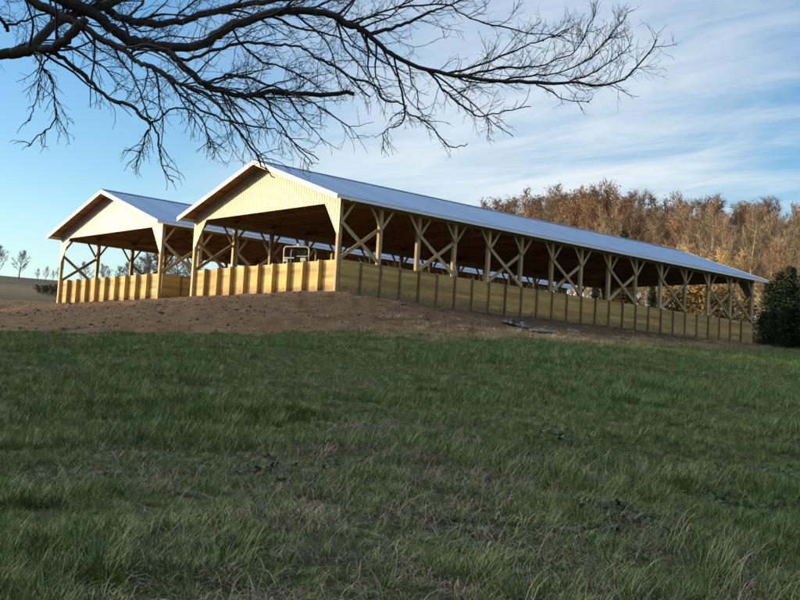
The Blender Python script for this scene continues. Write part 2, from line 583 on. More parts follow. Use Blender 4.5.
def _groundmat(t, p):
    pos = t.n('ShaderNodeNewGeometry').outputs['Position']
    dm = attr(t, 'dirt'); fa = attr(t, 'far')
    n_big = t.noise(pos, 0.35, 5, 0.6)
    n_mid = t.noise(pos, 2.2, 6, 0.65)
    n_fine = t.noise(pos, 14, 6, 0.7)
    # soil and thatch under the grass
    gr = t.ramp(t.math('ADD', t.math('MULTIPLY', n_mid, 0.5), t.math('MULTIPLY', n_fine, 0.5)), [(0.32, (0.018, 0.020, 0.010)), (0.5, (0.040, 0.048, 0.020)), (0.66, (0.085, 0.078, 0.042))])
    gr = t.mix(t.remap(n_big, 0.45, 0.65), gr, (0.036, 0.052, 0.020))
    # dormant pasture far off
    past = t.ramp(t.math('ADD', t.math('MULTIPLY', n_big, 0.6), t.math('MULTIPLY', n_mid, 0.4)), [(0.35, (0.075, 0.066, 0.042)), (0.55, (0.12, 0.105, 0.068)), (0.7, (0.165, 0.14, 0.092))])
    gr = t.mix(fa, gr, past)
    di = t.ramp(t.math('ADD', t.math('MULTIPLY', n_mid, 0.45), t.math('MULTIPLY', n_fine, 0.55)), [(0.30, (0.056, 0.035, 0.021)), (0.5, (0.112, 0.069, 0.038)), (0.62, (0.165, 0.108, 0.062)), (0.75, (0.28, 0.215, 0.145))])
    di = t.mix(t.math('MULTIPLY', t.remap(n_big, 0.40, 0.62), 0.55), di, (0.14, 0.105, 0.07))
    e = t.remap(t.math('ADD', dm, t.math('MULTIPLY', t.math('SUBTRACT', n_fine, 0.5), 0.7)), 0.35, 0.6)
    t.set(p, 'Base Color', t.mix(e, gr, di)); t.set(p, 'Roughness', 0.95); t.set(p, 'Specular IOR Level', 0.15)
    bump(t, p, t.math('ADD', n_fine, n_mid), 0.9, 0.06)


M['ground'] = material('field_and_soil', _groundmat)
gme = np_mesh('ground', np.stack([GX, GY, GZ], -1).reshape(-1, 3), quads.ravel(), np.arange(len(quads)) * 4, M['ground'],
              {'dirt': DM.ravel(), 'far': far_a.ravel()}, smooth=True)
tag(link('ground', gme), kind='structure')

# ------------------------------------------------------------------ barn
HE = 4.956; HW = 1.708; PIT = 0.34; OV = 0.709; OF = 0.891; RB = 0.26
rnd = random.Random(3)


def roof_z(x):       # x measured from the right eave line (0) to the left (-WID)
    return HE + PIT * (WID / 2 - abs(x + WID / 2))


def plank_wall(mb, p, q, out, z0, z1, n_seg, course=0.19):
    """courses of planks between p and q (xy), 'out' unit normal; each plank spans about two panels"""
    p = np.array(p, float); q = np.array(q, float); L = np.linalg.norm(q - p); d = (q - p) / L
    nc = int(round((z1 - z0) / course)); hc = (z1 - z0) / nc
    for c in range(nc):
        s = 0.0; first = True
        while s < n_seg:
            e = min(n_seg, s + (1 if (first and c % 2) else 2)); first = False
            mb.val = rnd.random()
            a = p + d * (L * s / n_seg + 0.0006); b = p + d * (L * e / n_seg - 0.0006)
            dep = 0.040
            za = z0 + c * hc; zb = z0 + (c + 1) * hc - 0.0006
            o = np.array(out, float); a = a + o * rnd.uniform(-.005, .005); b = b + o * rnd.uniform(-.005, .005)
            P = [(*a, za), (*b, za), (*(b - o * dep), za), (*(a - o * dep), za), (*a, zb), (*b, zb), (*(b - o * dep), zb), (*(a - o * dep), zb)]
            mb.add(P, [(0, 1, 2, 3), (7, 6, 5, 4), (4, 5, 1, 0), (5, 6, 2, 1), (6, 7, 3, 2), (7, 4, 0, 3)])
            s = e


def build_barn():
    B = empty('open_barn')
    # ---- low plank walls with studs on the outside
    def wall(p, q, out, n, sw, sdep, smat):
        mb = MB(); plank_wall(mb, p, q, out, -0.55, HW, n)
        wo_ = mb.build('wall', M['plank'], B)
        p = np.array(p, float); q = np.array(q, float); o = np.array(out, float); d = (q - p) / np.linalg.norm(q - p)
        for k in range(1, n):
            c = p + (q - p) * k / n
            s = MB(); s.val = rnd.random()
            a = c - d * sw / 2; b = c + d * sw / 2; dep = sdep
            top = HW + 0.035
            P = [(*(a + o * .003), -.6), (*(b + o * .003), -.6), (*(b + o * dep), -.6), (*(a + o * dep), -.6), (*(a + o * .003), top), (*(b + o * .003), top), (*(b + o * dep), top - .02), (*(a + o * dep), top - .02)]
            s.add(P, [(0, 3, 2, 1), (4, 5, 6, 7), (0, 1, 5, 4), (1, 2, 6, 5), (2, 3, 7, 6), (3, 0, 4, 7)])
            s.build('stud', smat, wo_)
    wall((0.050, 0.11), (0.050, LEN - .11), (1, 0), 2 * NB, .11, .085, M['batten'])
    wall((-WID - .050, 0.11), (-WID - .050, LEN - .11), (-1, 0), 2 * NB, .11, .085, M['batten'])
    wall((-WID + .12, 0.10), (-.12, 0.10), (0, -1), 10, .11, .26, M['plank'])
    wall((-WID + .12, LEN - .10), (-.12, LEN - .10), (0, 1), 10, .11, .26, M['plank'])
    # ---- posts, beams and braces
    for xs, sg in ((-0.10, 1), (-WID + .10, -1)):
        for k in range(NB + 1):
            y = k * BAY
            m = MB(); m.val = rnd.random()
            m.box(xs - .105, xs + .105, y - .105, y + .105, -0.6, HE - 0.02)
            po = m.build('post', M['post'], B, bevel=.012)
            # scab block the braces are nailed to
            s = MB(); s.val = rnd.random()
            s.box(xs - .07, xs + .07, y + .107, y + .147, 2.55, HE - .36); s.build('cleat', M['post'], po)
            for dy in (-1, 1):
                if 0 <= y + dy <= LEN:
                    b = MB(); b.val = rnd.random()
                    xo = xs + sg * 0.13
                    b.bar((xo, y + dy * .02, 3.62), (xo, y + dy * 0.86, HE - .17), 0.05, 0.13, (0, 0, 1)); b.build('knee_brace', M['timber'], B)
        m = MB()
        for k in range(NB):
            m.val = rnd.random(); m.box(xs + sg * .108, xs + sg * .150, k * BAY - (.12 if k == 0 else -.002), (k + 1) * BAY + (.12 if k == NB - 1 else -.002), HE - .32, HE - .03)
            m.val = rnd.random(); m.box(xs - sg * .150, xs - sg * .108, k * BAY - (.12 if k == 0 else -.002), (k + 1) * BAY + (.12 if k == NB - 1 else -.002), HE - .32, HE - .03)
        m.build('eave_beam', M['timber'], B)
        for k in (0, 2, 4, 6, 8, 10, 12, 13):
            y0, y1 = k * BAY, (k + 1) * BAY
            for (za, zb, off) in ((3.62, HW + .02, .178), (HW + .06, 3.55, .123)):
                b = MB(); b.val = rnd.random() * .8 + .2
                xo = xs + sg * off
                if off < .15: xo = xs + sg * .0
                b.bar((xo, y0 + .12 * (0 if off > .15 else 1), za), (xo, y1 - .12 * (0 if off > .15 else 1), zb), 0.055, 0.185, (0, 0, 1)); b.build('cross_brace', M['timber'], B)
    # ---- trusses
    for k in range(NB + 1):
        y = k * BAY
        if k == 0: y += .20
        if k == NB: y -= .20
        t = MB(); t.val = rnd.random()
        zc = HE - .02
        t.bar((-WID + .05, y, zc + .07), (-.05, y, zc + .07), .045, .14)
        for sx in (1, -1):
            e = 0 if sx > 0 else -WID
            t.val = rnd.random()
            t.bar((e + sx * (OV - .12), y, roof_z(0) - PIT * (OV - .12) - .02), (-WID / 2 + sx * .03, y, roof_z(-WID / 2) - .06), .045, .14)
            for fr, to in ((.33, .42), (.66, .42), (.66, .80)):
                pass
            xa = e - sx * WID * .17; xb = e - sx * WID * .28; xc = e - sx * WID * .39
            t.bar((xa, y + .047, zc + .1), (xa, y + .047, roof_z(xa) - .1), .04, .09, (1, 0, 0))
            t.bar((xa, y + .047, roof_z(xa) - .1), (xb, y + .047, zc + .1), .04, .09, (0, 0, 1))
            t.bar((xb, y - .047, zc + .1), (xc, y - .047, roof_z(xc) - .1), .04, .09, (0, 0, 1))
        t.bar((-WID / 2, y + .047, zc + .1), (-WID / 2, y + .047, roof_z(-WID / 2) - .12), .04, .09, (1, 0, 0))
        t.build('truss', M['truss'], B)
    # ---- roof
    def slope_sheet(name, mat, dz, thick, x_over, ribs):
        m = MB()
        y0, y1 = -OF, LEN + OF
        ys = []
        if ribs:
            y = y0
            while y < y1 - .01:
                ys += [(y, 0), (min(y + .24, y1), 0), (min(y + .252, y1), .009), (min(y + .293, y1), .009)]
                y += .305
            ys.append((y1, 0))
        else:
            ys = [(y0, 0), (y1, 0)]
        for sx in (1, -1):
            e = 0 if sx > 0 else -WID
            xl = e + sx * x_over
            zl = HE - PIT * x_over + dz; xr = -WID / 2; zr = roof_z(xr) + dz
            vs = []; fs = []
            for yy, hh in ys:
                vs += [(xl, yy, zl + hh), (xr, yy, zr + hh)]
            for i in range(len(ys) - 1):
                a = 2 * i
                fs.append((a, a + 2, a + 3, a + 1) if sx > 0 else (a, a + 1, a + 3, a + 2))
            o = len(vs)
            vs += [(xl, y0, zl - thick), (xr, y0, zr - thick), (xl, y1, zl - thick), (xr, y1, zr - thick)]
            fs.append((o, o + 1, o + 3, o + 2) if sx > 0 else (o, o + 2, o + 3, o + 1))
            fs.append((0, 1, o + 1, o)); n_ = 2 * (len(ys) - 1); fs.append((n_, o + 2, o + 3, n_ + 1))
            fs.append(tuple([2 * i for i in range(len(ys))][::-1] + [o, o + 2]))
            m.add(vs, fs)
        return m.build(name, mat, B)
    roof = slope_sheet('roof', M['roof'], 0.16, .012, OV + .03, True)
    m = MB()
    xr = -WID / 2; zr = roof_z(xr) + .205
    for sx in (1, -1):
        m.bar((xr + sx * .002, -OF, zr), (xr + sx * .002, LEN + OF, zr), .004, .01)
        m.add([(xr, -OF - .01, zr), (xr + sx * .22, -OF - .01, zr - .22 * PIT), (xr + sx * .22, LEN + OF + .01, zr - .22 * PIT), (xr, LEN + OF + .01, zr)], [(0, 1, 2, 3)])
    m.build('ridge_cap', M['roof'], roof)
    slope_sheet('roof_deck', M['deck'], 0.125, .02, OV - .06, False)
    # purlins
    for sx in (1, -1):
        e = 0 if sx > 0 else -WID
        for j in range(9):
            x = e + sx * (OV - .25) - sx * j * (WID / 2 + OV - .4) / 8.0
            m = MB(); m.val = rnd.random(); z = roof_z(x) if (x <= 0 and x >= -WID) else HE - PIT * (OV - .25)
            m.box(x - .045, x + .045, -OF + .05, LEN + OF - .05, z + .055, z + .098); m.build('purlin', M['truss'], B)
        # eave fascia
        m = MB(); xe = e + sx * (OV - .01)
        ze = HE - PIT * OV
        m.box(min(xe, xe + sx * .028), max(xe, xe + sx * .028), -OF + .03, LEN + OF - .03, ze - .035, ze + .125)
        m.build('fascia', M['fascia'], B)
    # rake boards at both gable ends
    for y, sy in ((-OF, -1), (LEN + OF, 1)):
        for sx in (1, -1):
            e = 0 if sx > 0 else -WID
            m = MB()
            xl = e + sx * (OV + .03); xr = -WID / 2 + sx * .001
            zl = HE - PIT * (OV + .03) + .15; zr_ = roof_z(-WID / 2) + .15
            ya, yb = (y - .035, y + .0) if sy < 0 else (y, y + .035)
            vs = [(xl, ya, zl), (xr, ya, zr_), (xr, ya, zr_ - RB), (xl, ya, zl - RB), (xl, yb, zl), (xr, yb, zr_), (xr, yb, zr_ - RB), (xl, yb, zl - RB)]
            m.add(vs, [(0, 3, 2, 1), (4, 5, 6, 7), (0, 1, 5, 4), (2, 3, 7, 6), (1, 2, 6, 5), (3, 0, 4, 7)])
            m.build('rake_board', M['trim'], B)
    # ---- gable siding with angled lower corners
    HB = 4.66; CX = 1.28; CZ = 3.05
    def bot(x):
        s = min(-x, WID + x)
        return CZ + (HB - CZ) * max(0, min(1, (s - .215) / (CX - .215)))
    for y, sy in ((-.108, -1), (LEN + .108, 1)):
        m = MB()
        xs = [-WID - .02]; x = -WID + .12
        st = []
        while x < -.1:
            st += [(x, 0), (x + .035, 1), (x + .075, 1), (x + .11, 0)]
            x += .2286
        cols = [(-WID - .01, 0)] + st + [(.01, 0)]
        extra = [(-WID + .215, 0), (-WID + CX, 0), (-WID / 2, 0), (-CX, 0), (-.215, 0)]
        vs = []; fs = []
        for (x, h) in cols:
            yy = y + sy * .013 * h
            b_ = bot(x) if -WID <= x <= 0 else CZ
            vs += [(x, yy, b_), (x, yy, roof_z(x) + .02)]
        for i in range(len(cols) - 1):
            a = 2 * i
            fs.append((a, a + 2, a + 3, a + 1) if sy < 0 else (a, a + 1, a + 3, a + 2))
        m.add(vs, fs)
        # back face
        vb = []
        for (x, h) in cols:
            b_ = bot(x) if -WID <= x <= 0 else CZ
            vb += [(x, y - sy * .012, b_), (x, y - sy * .012, roof_z(x) + .02)]
        m.add(vb, [((2 * i, 2 * i + 1, 2 * i + 3, 2 * i + 2) if sy < 0 else (2 * i, 2 * i + 2, 2 * i + 3, 2 * i + 1)) for i in range(len(cols) - 1)])
        m.build('gable_siding', M['siding'], B)
        # header behind the siding and trim along its lower edge
        m = MB(); m.val = .5
        m.box(-WID + .24, -.24, y - sy * .07 - .03, y - sy * .07 + .03, HB + .02, HB + .26); m.build('header', M['timber'], B)
    return B


barn_b = build_barn()
tag(barn_b, 'nearer open-sided pole barn with cream ribbed gable and long olive plank side wall', 'barn', 'pole barns on the dirt mound')
barn_a = copy_tree(barn_b)
barn_a.location = (-WID - GAP, 0, 0)
tag(barn_a, 'farther open-sided pole barn with paler whitish gable, partly hidden behind the other barn', 'barn', 'pole barns on the dirt mound')
for ch in barn_a.children:
    if ch.name.startswith('gable_siding'):
        ch.data = ch.data.copy(); ch.data.materials[0] = M['siding_pale']
        v_ = np.array([v.co for v in ch.data.vertices])

# ------------------------------------------------------------------ trees
TR = np.random.RandomState(11)


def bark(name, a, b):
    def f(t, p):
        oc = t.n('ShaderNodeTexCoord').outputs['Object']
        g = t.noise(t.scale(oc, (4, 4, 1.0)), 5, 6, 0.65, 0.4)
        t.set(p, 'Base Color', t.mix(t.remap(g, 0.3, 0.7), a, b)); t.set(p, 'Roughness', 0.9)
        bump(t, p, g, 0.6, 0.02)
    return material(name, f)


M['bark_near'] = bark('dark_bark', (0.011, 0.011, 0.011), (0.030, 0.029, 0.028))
M['bark_grey'] = bark('grey_bark', (0.26, 0.22, 0.17), (0.46, 0.40, 0.33))


def crown_mat(name, twig, leaf_stops):
    """var below 0.3 is twig wood, above it leaf colour"""
    def f(t, p):
        v = attr(t)
        oi = t.n('ShaderNodeObjectInfo').outputs['Random']
        lf = t.ramp(t.remap(v, 0.3, 1.0, 0, 1, False), leaf_stops)
        c = t.mix(t.remap(v, 0.28, 0.30), twig, lf)
        k = t.math('ADD', t.math('MULTIPLY', oi, 0.45), 0.78)
        kc = t.n('ShaderNodeCombineColor')
        for i in range(3): t.set(kc, i, k)
        t.set(p, 'Base Color', t.mix(1.0, c, kc.outputs[0], 'MULTIPLY')); t.set(p, 'Roughness', 0.9); t.set(p, 'Specular IOR Level', 0.1)
    return material(name, f)


M['crown_grey'] = crown_mat('bare_twigs', (0.25, 0.19, 0.13), [(0, (0.26, 0.175, 0.10)), (1, (0.32, 0.22, 0.13))])
M['crown_russet'] = crown_mat('russet_leaves', (0.23, 0.155, 0.10), [(0, (0.20, 0.10, 0.05)), (0.5, (0.29, 0.155, 0.075)), (1, (0.38, 0.235, 0.12))])
M['crown_tan'] = crown_mat('tan_brush', (0.46, 0.34, 0.19), [(0, (0.44, 0.30, 0.14)), (1, (0.58, 0.43, 0.23))])
M['crown_olive'] = crown_mat('olive_brush', (0.20, 0.15, 0.09), [(0, (0.10, 0.09, 0.035)), (0.5, (0.22, 0.15, 0.05)), (1, (0.34, 0.20, 0.07))])
M['crown_cedar'] = crown_mat('cedar_needles', (0.05, 0.04, 0.03), [(0, (0.014, 0.022, 0.012)), (0.6, (0.032, 0.046, 0.024)), (1, (0.060, 0.070, 0.040))])
M['crown_far'] = crown_mat('far_twigs', (0.17, 0.15, 0.135), [(0, (0.15, 0.13, 0.11)), (1, (0.2, 0.17, 0.14))])
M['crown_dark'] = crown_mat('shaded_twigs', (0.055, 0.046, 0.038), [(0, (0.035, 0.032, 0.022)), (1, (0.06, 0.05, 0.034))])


def unit(v):
    return v / (np.linalg.norm(v) + 1e-12)


def grow_line(rs, p, d, length, steps, wob, trop):
    pts = [p]; d = unit(np.array(d, float)); st = length / steps
    for i in range(steps):
        d = unit(d + rs.normal(0, wob, 3) + np.array(trop))
        p = p + d * st
        pts.append(p)
    return np.array(pts)


def perp(rs, d):
    v = np.cross(d, rs.normal(0, 1, 3))
    return unit(v)


def leaf_quad(mb, rs, c, s):
    a = unit(rs.normal(0, 1, 3)); b = unit(np.cross(a, rs.normal(0, 1, 3)))
    mb.val = 0.3 + 0.7 * rs.rand()
    mb.add([c - a * s - b * s * .6, c + a * s - b * s * .6, c + a * s * .8 + b * s * .6, c - a * s * .9 + b * s * .7], [(0, 1, 2, 3)])


def forest_tree(seed, h, spread, first, n_limb, n_sub, n_twig, leaf_n, leaf_s, up=0.5, tr=0.16, tw=0.030):
    """returns (trunk mesh builder, crown mesh builder) of a leafless or half-leafless tree of height h"""
    rs = np.random.RandomState(seed)
    tk = MB(); cr = MB()
    line = grow_line(rs, np.array([0, 0, -0.4]), (rs.normal(0, .05), rs.normal(0, .05), 1), h * 0.93, 9, 0.05, (0, 0, 0.06))
    rads = tr * np.linspace(1, .12, len(line)) ** 1.1
    tk.tube(line, rads, 7)
    for i in range(n_limb):
        t = first + (1 - first) * (i + rs.rand() * .8) / n_limb
        t = min(t, .98)
        f = t * (len(line) - 1); k = int(f); p = line[k] + (line[min(k + 1, len(line) - 1)] - line[k]) * (f - k)
        az = i * 2.4 + rs.rand() * 1.2
        lean = up + (1 - up) * .35 * t + rs.normal(0, .08)
        d = np.array([math.cos(az) * (1 - lean), math.sin(az) * (1 - lean), lean])
        L = spread * h * (1.05 - .72 * (t - first) / (1 - first + 1e-6)) * rs.uniform(.75, 1.15)
        l1 = grow_line(rs, p, d, L, 6, .10, (0, 0, .10))
        r1 = rads[k] * .55
        tk.tube(l1, np.linspace(r1, r1 * .2, 7), 4, False)
        for j in range(n_sub):
            u = .25 + .75 * (j + rs.rand()) / n_sub
            f2 = min(u, .999) * 6; k2 = int(f2); q = l1[k2] + (l1[k2 + 1] - l1[k2]) * (f2 - k2)
            td = unit(l1[k2 + 1] - l1[k2])
            d2 = unit(td * .8 + perp(rs, td) * .75 + np.array([0, 0, .25]))
            l2 = grow_line(rs, q, d2, L * .42 * rs.uniform(.6, 1.2) * (1.15 - .5 * u), 4, .13, (0, 0, .08))
            cr.val = 0.1; cr.tube(l2, np.linspace(tw * 1.5, tw * .8, 5), 3, False)
            for m in range(n_twig):
                f3 = rs.uniform(.3, 3.99); k3 = int(f3); q3 = l2[k3] + (l2[k3 + 1] - l2[k3]) * (f3 - k3)
                d3 = unit(unit(l2[k3 + 1] - l2[k3]) * .7 + perp(rs, td) * .9 + np.array([0, 0, .2]))
                l3 = grow_line(rs, q3, d3, rs.uniform(.35, .95) * (h / 15.0) ** .5, 2, .2, (0, 0, .05))
                cr.val = 0.1; cr.tube(l3, [tw * .8, tw * .65, tw * .4], 3, False)
                for _ in range(rs.poisson(leaf_n)):
                    c = l3[rs.randint(0, 3)] + rs.normal(0, .16, 3)
                    leaf_quad(cr, rs, c, leaf_s * rs.uniform(.6, 1.3))
    return tk, cr


def cedar_tree(seed, h, rad):
    rs = np.random.RandomState(seed)
    tk = MB(); cr = MB()
    line = grow_line(rs, np.array([0, 0, -.4]), (0, 0, 1), h * .95, 6, .02, (0, 0, .05))
    tk.tube(line, np.linspace(.17, .03, 7), 6)
    for i in range(170):
        t = rs.rand() ** .8
        z = h * (.04 + .94 * t)
        az = rs.rand() * 6.283
        r = rad * (1 - t) ** .7 * rs.uniform(.25, 1.0) * (1.35 if rs.rand() < .12 else 1) * (.8 + .35 * math.sin(3 * az + seed + 5 * t)) + .1
        base = np.array([line[min(6, int(t * 6))][0], line[min(6, int(t * 6))][1], z - r * .35])
        tip = np.array([math.cos(az) * r, math.sin(az) * r, z]) + rs.normal(0, .12, 3)
        cr.val = 0.1; cr.tube(np.array([base, (base + tip) / 2 - [0, 0, .05], tip]), [.03, .02, .01], 3, False)
        for _ in range(42):
            u = rs.uniform(.3, 1.08)
            leaf_quad(cr, rs, base + (tip - base) * u + rs.normal(0, .16 + .06 * r, 3), rs.uniform(.04, .10))
    return tk, cr


KINDS = {}


def kind(key, name, cat, mat, tkmat, variants):
    KINDS[key] = (name, cat, [(t.mesh('trunk', M[tkmat], True), c.mesh('crown', M[mat])) for t, c in variants])


kind('grey', 'bare_tree', 'tree', 'crown_grey', 'bark_grey', [forest_tree(100 + i, 15, .40, .26, 20, 9, 8, .15, .06, .40, .17, .024) for i in range(4)])
kind('pale', 'bare_tree', 'tree', 'crown_grey', 'bark_grey', [forest_tree(150 + i, 15, .34, .42, 13, 6, 5, 0, .06, .50, .22, .024) for i in range(3)])
kind('russet', 'russet_tree', 'tree', 'crown_russet', 'bark_grey', [forest_tree(200 + i, 15, .40, .22, 19, 8, 7, 1.3, .075, .40, .16, .026) for i in range(4)])
kind('tan', 'brush_tree', 'tree', 'crown_tan', 'bark_grey', [forest_tree(300 + i, 8, .50, .10, 18, 8, 8, .5, .05, .52, .08, .018) for i in range(3)])
kind('olive', 'leafy_bush', 'bush', 'crown_olive', 'bark_grey', [forest_tree(400 + i, 5, .48, .08, 15, 6, 5, 2.2, .10, .55, .06, .02) for i in range(3)])
kind('cedar', 'cedar_tree', 'tree', 'crown_cedar', 'bark_near', [cedar_tree(500 + i, 9, 2.6) for i in range(3)])
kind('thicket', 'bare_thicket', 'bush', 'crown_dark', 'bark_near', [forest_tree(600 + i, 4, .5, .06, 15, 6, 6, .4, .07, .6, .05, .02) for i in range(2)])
kind('hilltree', 'bare_tree', 'tree', 'crown_far', 'bark_near', [forest_tree(700 + i, 10, .45, .24, 15, 7, 8, .0, .1, .42, .20, .032) for i in range(3)])
_NOM = {'grey': 15, 'pale': 15, 'russet': 15, 'tan': 8, 'olive': 5, 'cedar': 9, 'thicket': 4, 'hilltree': 10}
_cnt = {}


def plant(key, px, dist, top_py, label, group=None, wide=1.0, min_h=1.0):
    """a tree standing where the line of sight through column px meets the ground at that distance, with its top at row top_py"""
    name, cat, vs = KINDS[key]
    r_ = ray(px, 300)
    x, y = CAM[0] + r_[0] * dist, CAM[1] + r_[1] * dist
    z = g1(x, y)
    ztop = at(px, top_py, dist)[2]
    h = max(min_h, ztop - z)
    i = _cnt.get(key, 0); _cnt[key] = i + 1
    tm, cm = vs[i % len(vs)]
    e = empty(name, (x, y, z - .05), TR.rand() * 6.28)
    s = h / _NOM[key]
    e.scale = (s * wide, s * wide, s)
    link('trunk', tm, e); link('crown', cm, e)
    tag(e, label, cat, group)
    return e


def prof(px):
    return float(np.interp(px, [440, 460, 480, 510, 550, 600, 640, 660, 700, 740, 780, 810, 860], [222, 212, 203, 195, 191, 188, 196, 198, 199, 199, 206, 210, 214]))


WG = 'trees of the wood behind the barns'
LB = {'grey': 'bare grey tree in the hillside wood behind the long barn roof', 'russet': 'rusty brown leafed tree in the hillside wood behind the long barn roof'}
for px in np.arange(452, 850, 7.5):                                   # back row, its tops make the skyline
    px = px + TR.uniform(-3, 3)
    k = 'russet' if TR.rand() < (0.80 if px < 625 else 0.38) else 'grey'
    plant(k, px, TR.uniform(188, 215), prof(px) + abs(TR.normal(0, 6)), LB[k], WG, TR.uniform(.8, 1.25))
for px in np.arange(470, 850, 8.5):                                  # middle row
    px = px + TR.uniform(-4, 4)
    k = 'russet' if TR.rand() < (0.70 if px < 640 else 0.45) else 'grey'
    plant(k, px, TR.uniform(158, 182), prof(px) + TR.uniform(6, 26), LB[k], WG, TR.uniform(.8, 1.25))
for px in np.arange(556, 850, 11):
    px = px + TR.uniform(-5, 5)
    k = 'russet' if TR.rand() < .35 else 'grey'
    plant(k, px, TR.uniform(132, 150), prof(px) + TR.uniform(16, 46), LB[k], WG, .9)
for px in (654, 689, 712, 731, 748, 769, 795):   # pale trunked trees standing forward of the wood
    plant('pale', px, TR.uniform(124, 134), prof(px) + TR.uniform(2, 30), 'pale trunked bare tree standing forward of the wood, right half of the skyline', 'pale trunked trees in front of the wood', .9)
for px in np.arange(596, 772, 13):                                    # pale brush in front of the wood
    plant('tan', px + TR.uniform(-3, 3), TR.uniform(112, 126), np.interp(px, [590, 640, 700, 770], [240, 246, 250, 262]) + TR.uniform(-3, 6),
          'pale tan brushy tree at the front edge of the wood, just above the barn roof', 'pale brush at the edge of the wood', 1.15)
plant('cedar', 622, 111, 231, 'dark evergreen tree rising just above the middle of the long barn roof', None, .8)
for px, d_, ty, lb in ((770, 103, 282, 'dark cedar beside the far end of the long barn, nearest its end post'),
                       (780, 106, 271, 'tall dark cedar second from the far end post of the long barn'),
                       (791, 103, 267, 'tallest dark cedar near the right edge of the photo'),
                       (803, 105, 274, 'dark cedar cut by the right edge of the photo')):
    plant('cedar', px, d_ + TR.uniform(-1, 2), ty, lb, None, 1.3)
for px, d_, ty, k_ in ((768, 117, 246, 'grey'), (778, 113, 240, 'russet'), (789, 116, 232, 'grey'), (799, 112, 238, 'grey'), (810, 115, 234, 'russet')):
    plant(k_, px, d_, ty, 'brown leafless tree close behind the dark cedars at the far right', 'trees behind the right hand cedars', .8)
for px, d_ in ((764, 101), (774, 99), (784, 98.5), (794, 99), (804, 98.5)):
    plant('cedar', px, d_, 303 + TR.uniform(-8, 8), 'low dark evergreen at the foot of the tall cedars right of the long barn', 'low evergreens under the cedars', 1.8)
for i, px in enumerate((596, 612, 634, 652, 676, 690, 708, 726, 744)):
    if i in (0, 3):
        plant('cedar', px, 108 + TR.uniform(-2, 2), 281 + i, ['dark cedar glimpsed under the long roof, left of the yellow bushes', '', '', 'dark cedar glimpsed under the long roof between yellow bushes'][i], None, 1.0)
    else:
        plant('olive', px, 108 + TR.uniform(-3, 4), 276 + 0.1 * (px - 600) + TR.uniform(-4, 4), 'yellowish brown bush seen under the far end of the long barn roof', 'bushes seen through the far end of the long barn', 1.3)

# left: the pasture hill with its trees, and what shows through the left barn
plant('hilltree', 17.5, 232, 250, 'lone bare tree standing on the crest of the left pasture hill', None, 1.15)
plant('hilltree', -4, 226, 243, 'bare tree cut by the left edge of the photo, on the hill crest', None, 1.2)
for i, (px, ty) in enumerate(((36, 268), (44, 266), (51, 270), (57, 266))):
    plant('hilltree', px, 215 + 4 * i, ty, 'thin bare sapling beyond the hill left of the left barn', 'saplings beyond the left hill', .8)
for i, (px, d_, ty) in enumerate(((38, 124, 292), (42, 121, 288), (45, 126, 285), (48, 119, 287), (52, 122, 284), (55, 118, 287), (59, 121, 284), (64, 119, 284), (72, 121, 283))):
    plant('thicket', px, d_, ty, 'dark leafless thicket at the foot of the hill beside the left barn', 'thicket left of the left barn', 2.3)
for i, (px, d_, ty) in enumerate(((84, 190, 262), (104, 195, 264), (118, 185, 266), (128, 170, 262), (138, 165, 254), (147, 160, 252), (156, 162, 248), (166, 165, 250), (176, 158, 255), (186, 160, 258))):
    plant('hilltree', px, d_, ty, 'bare grey tree seen through the open left barn', 'trees seen through the left barn', 1.35)


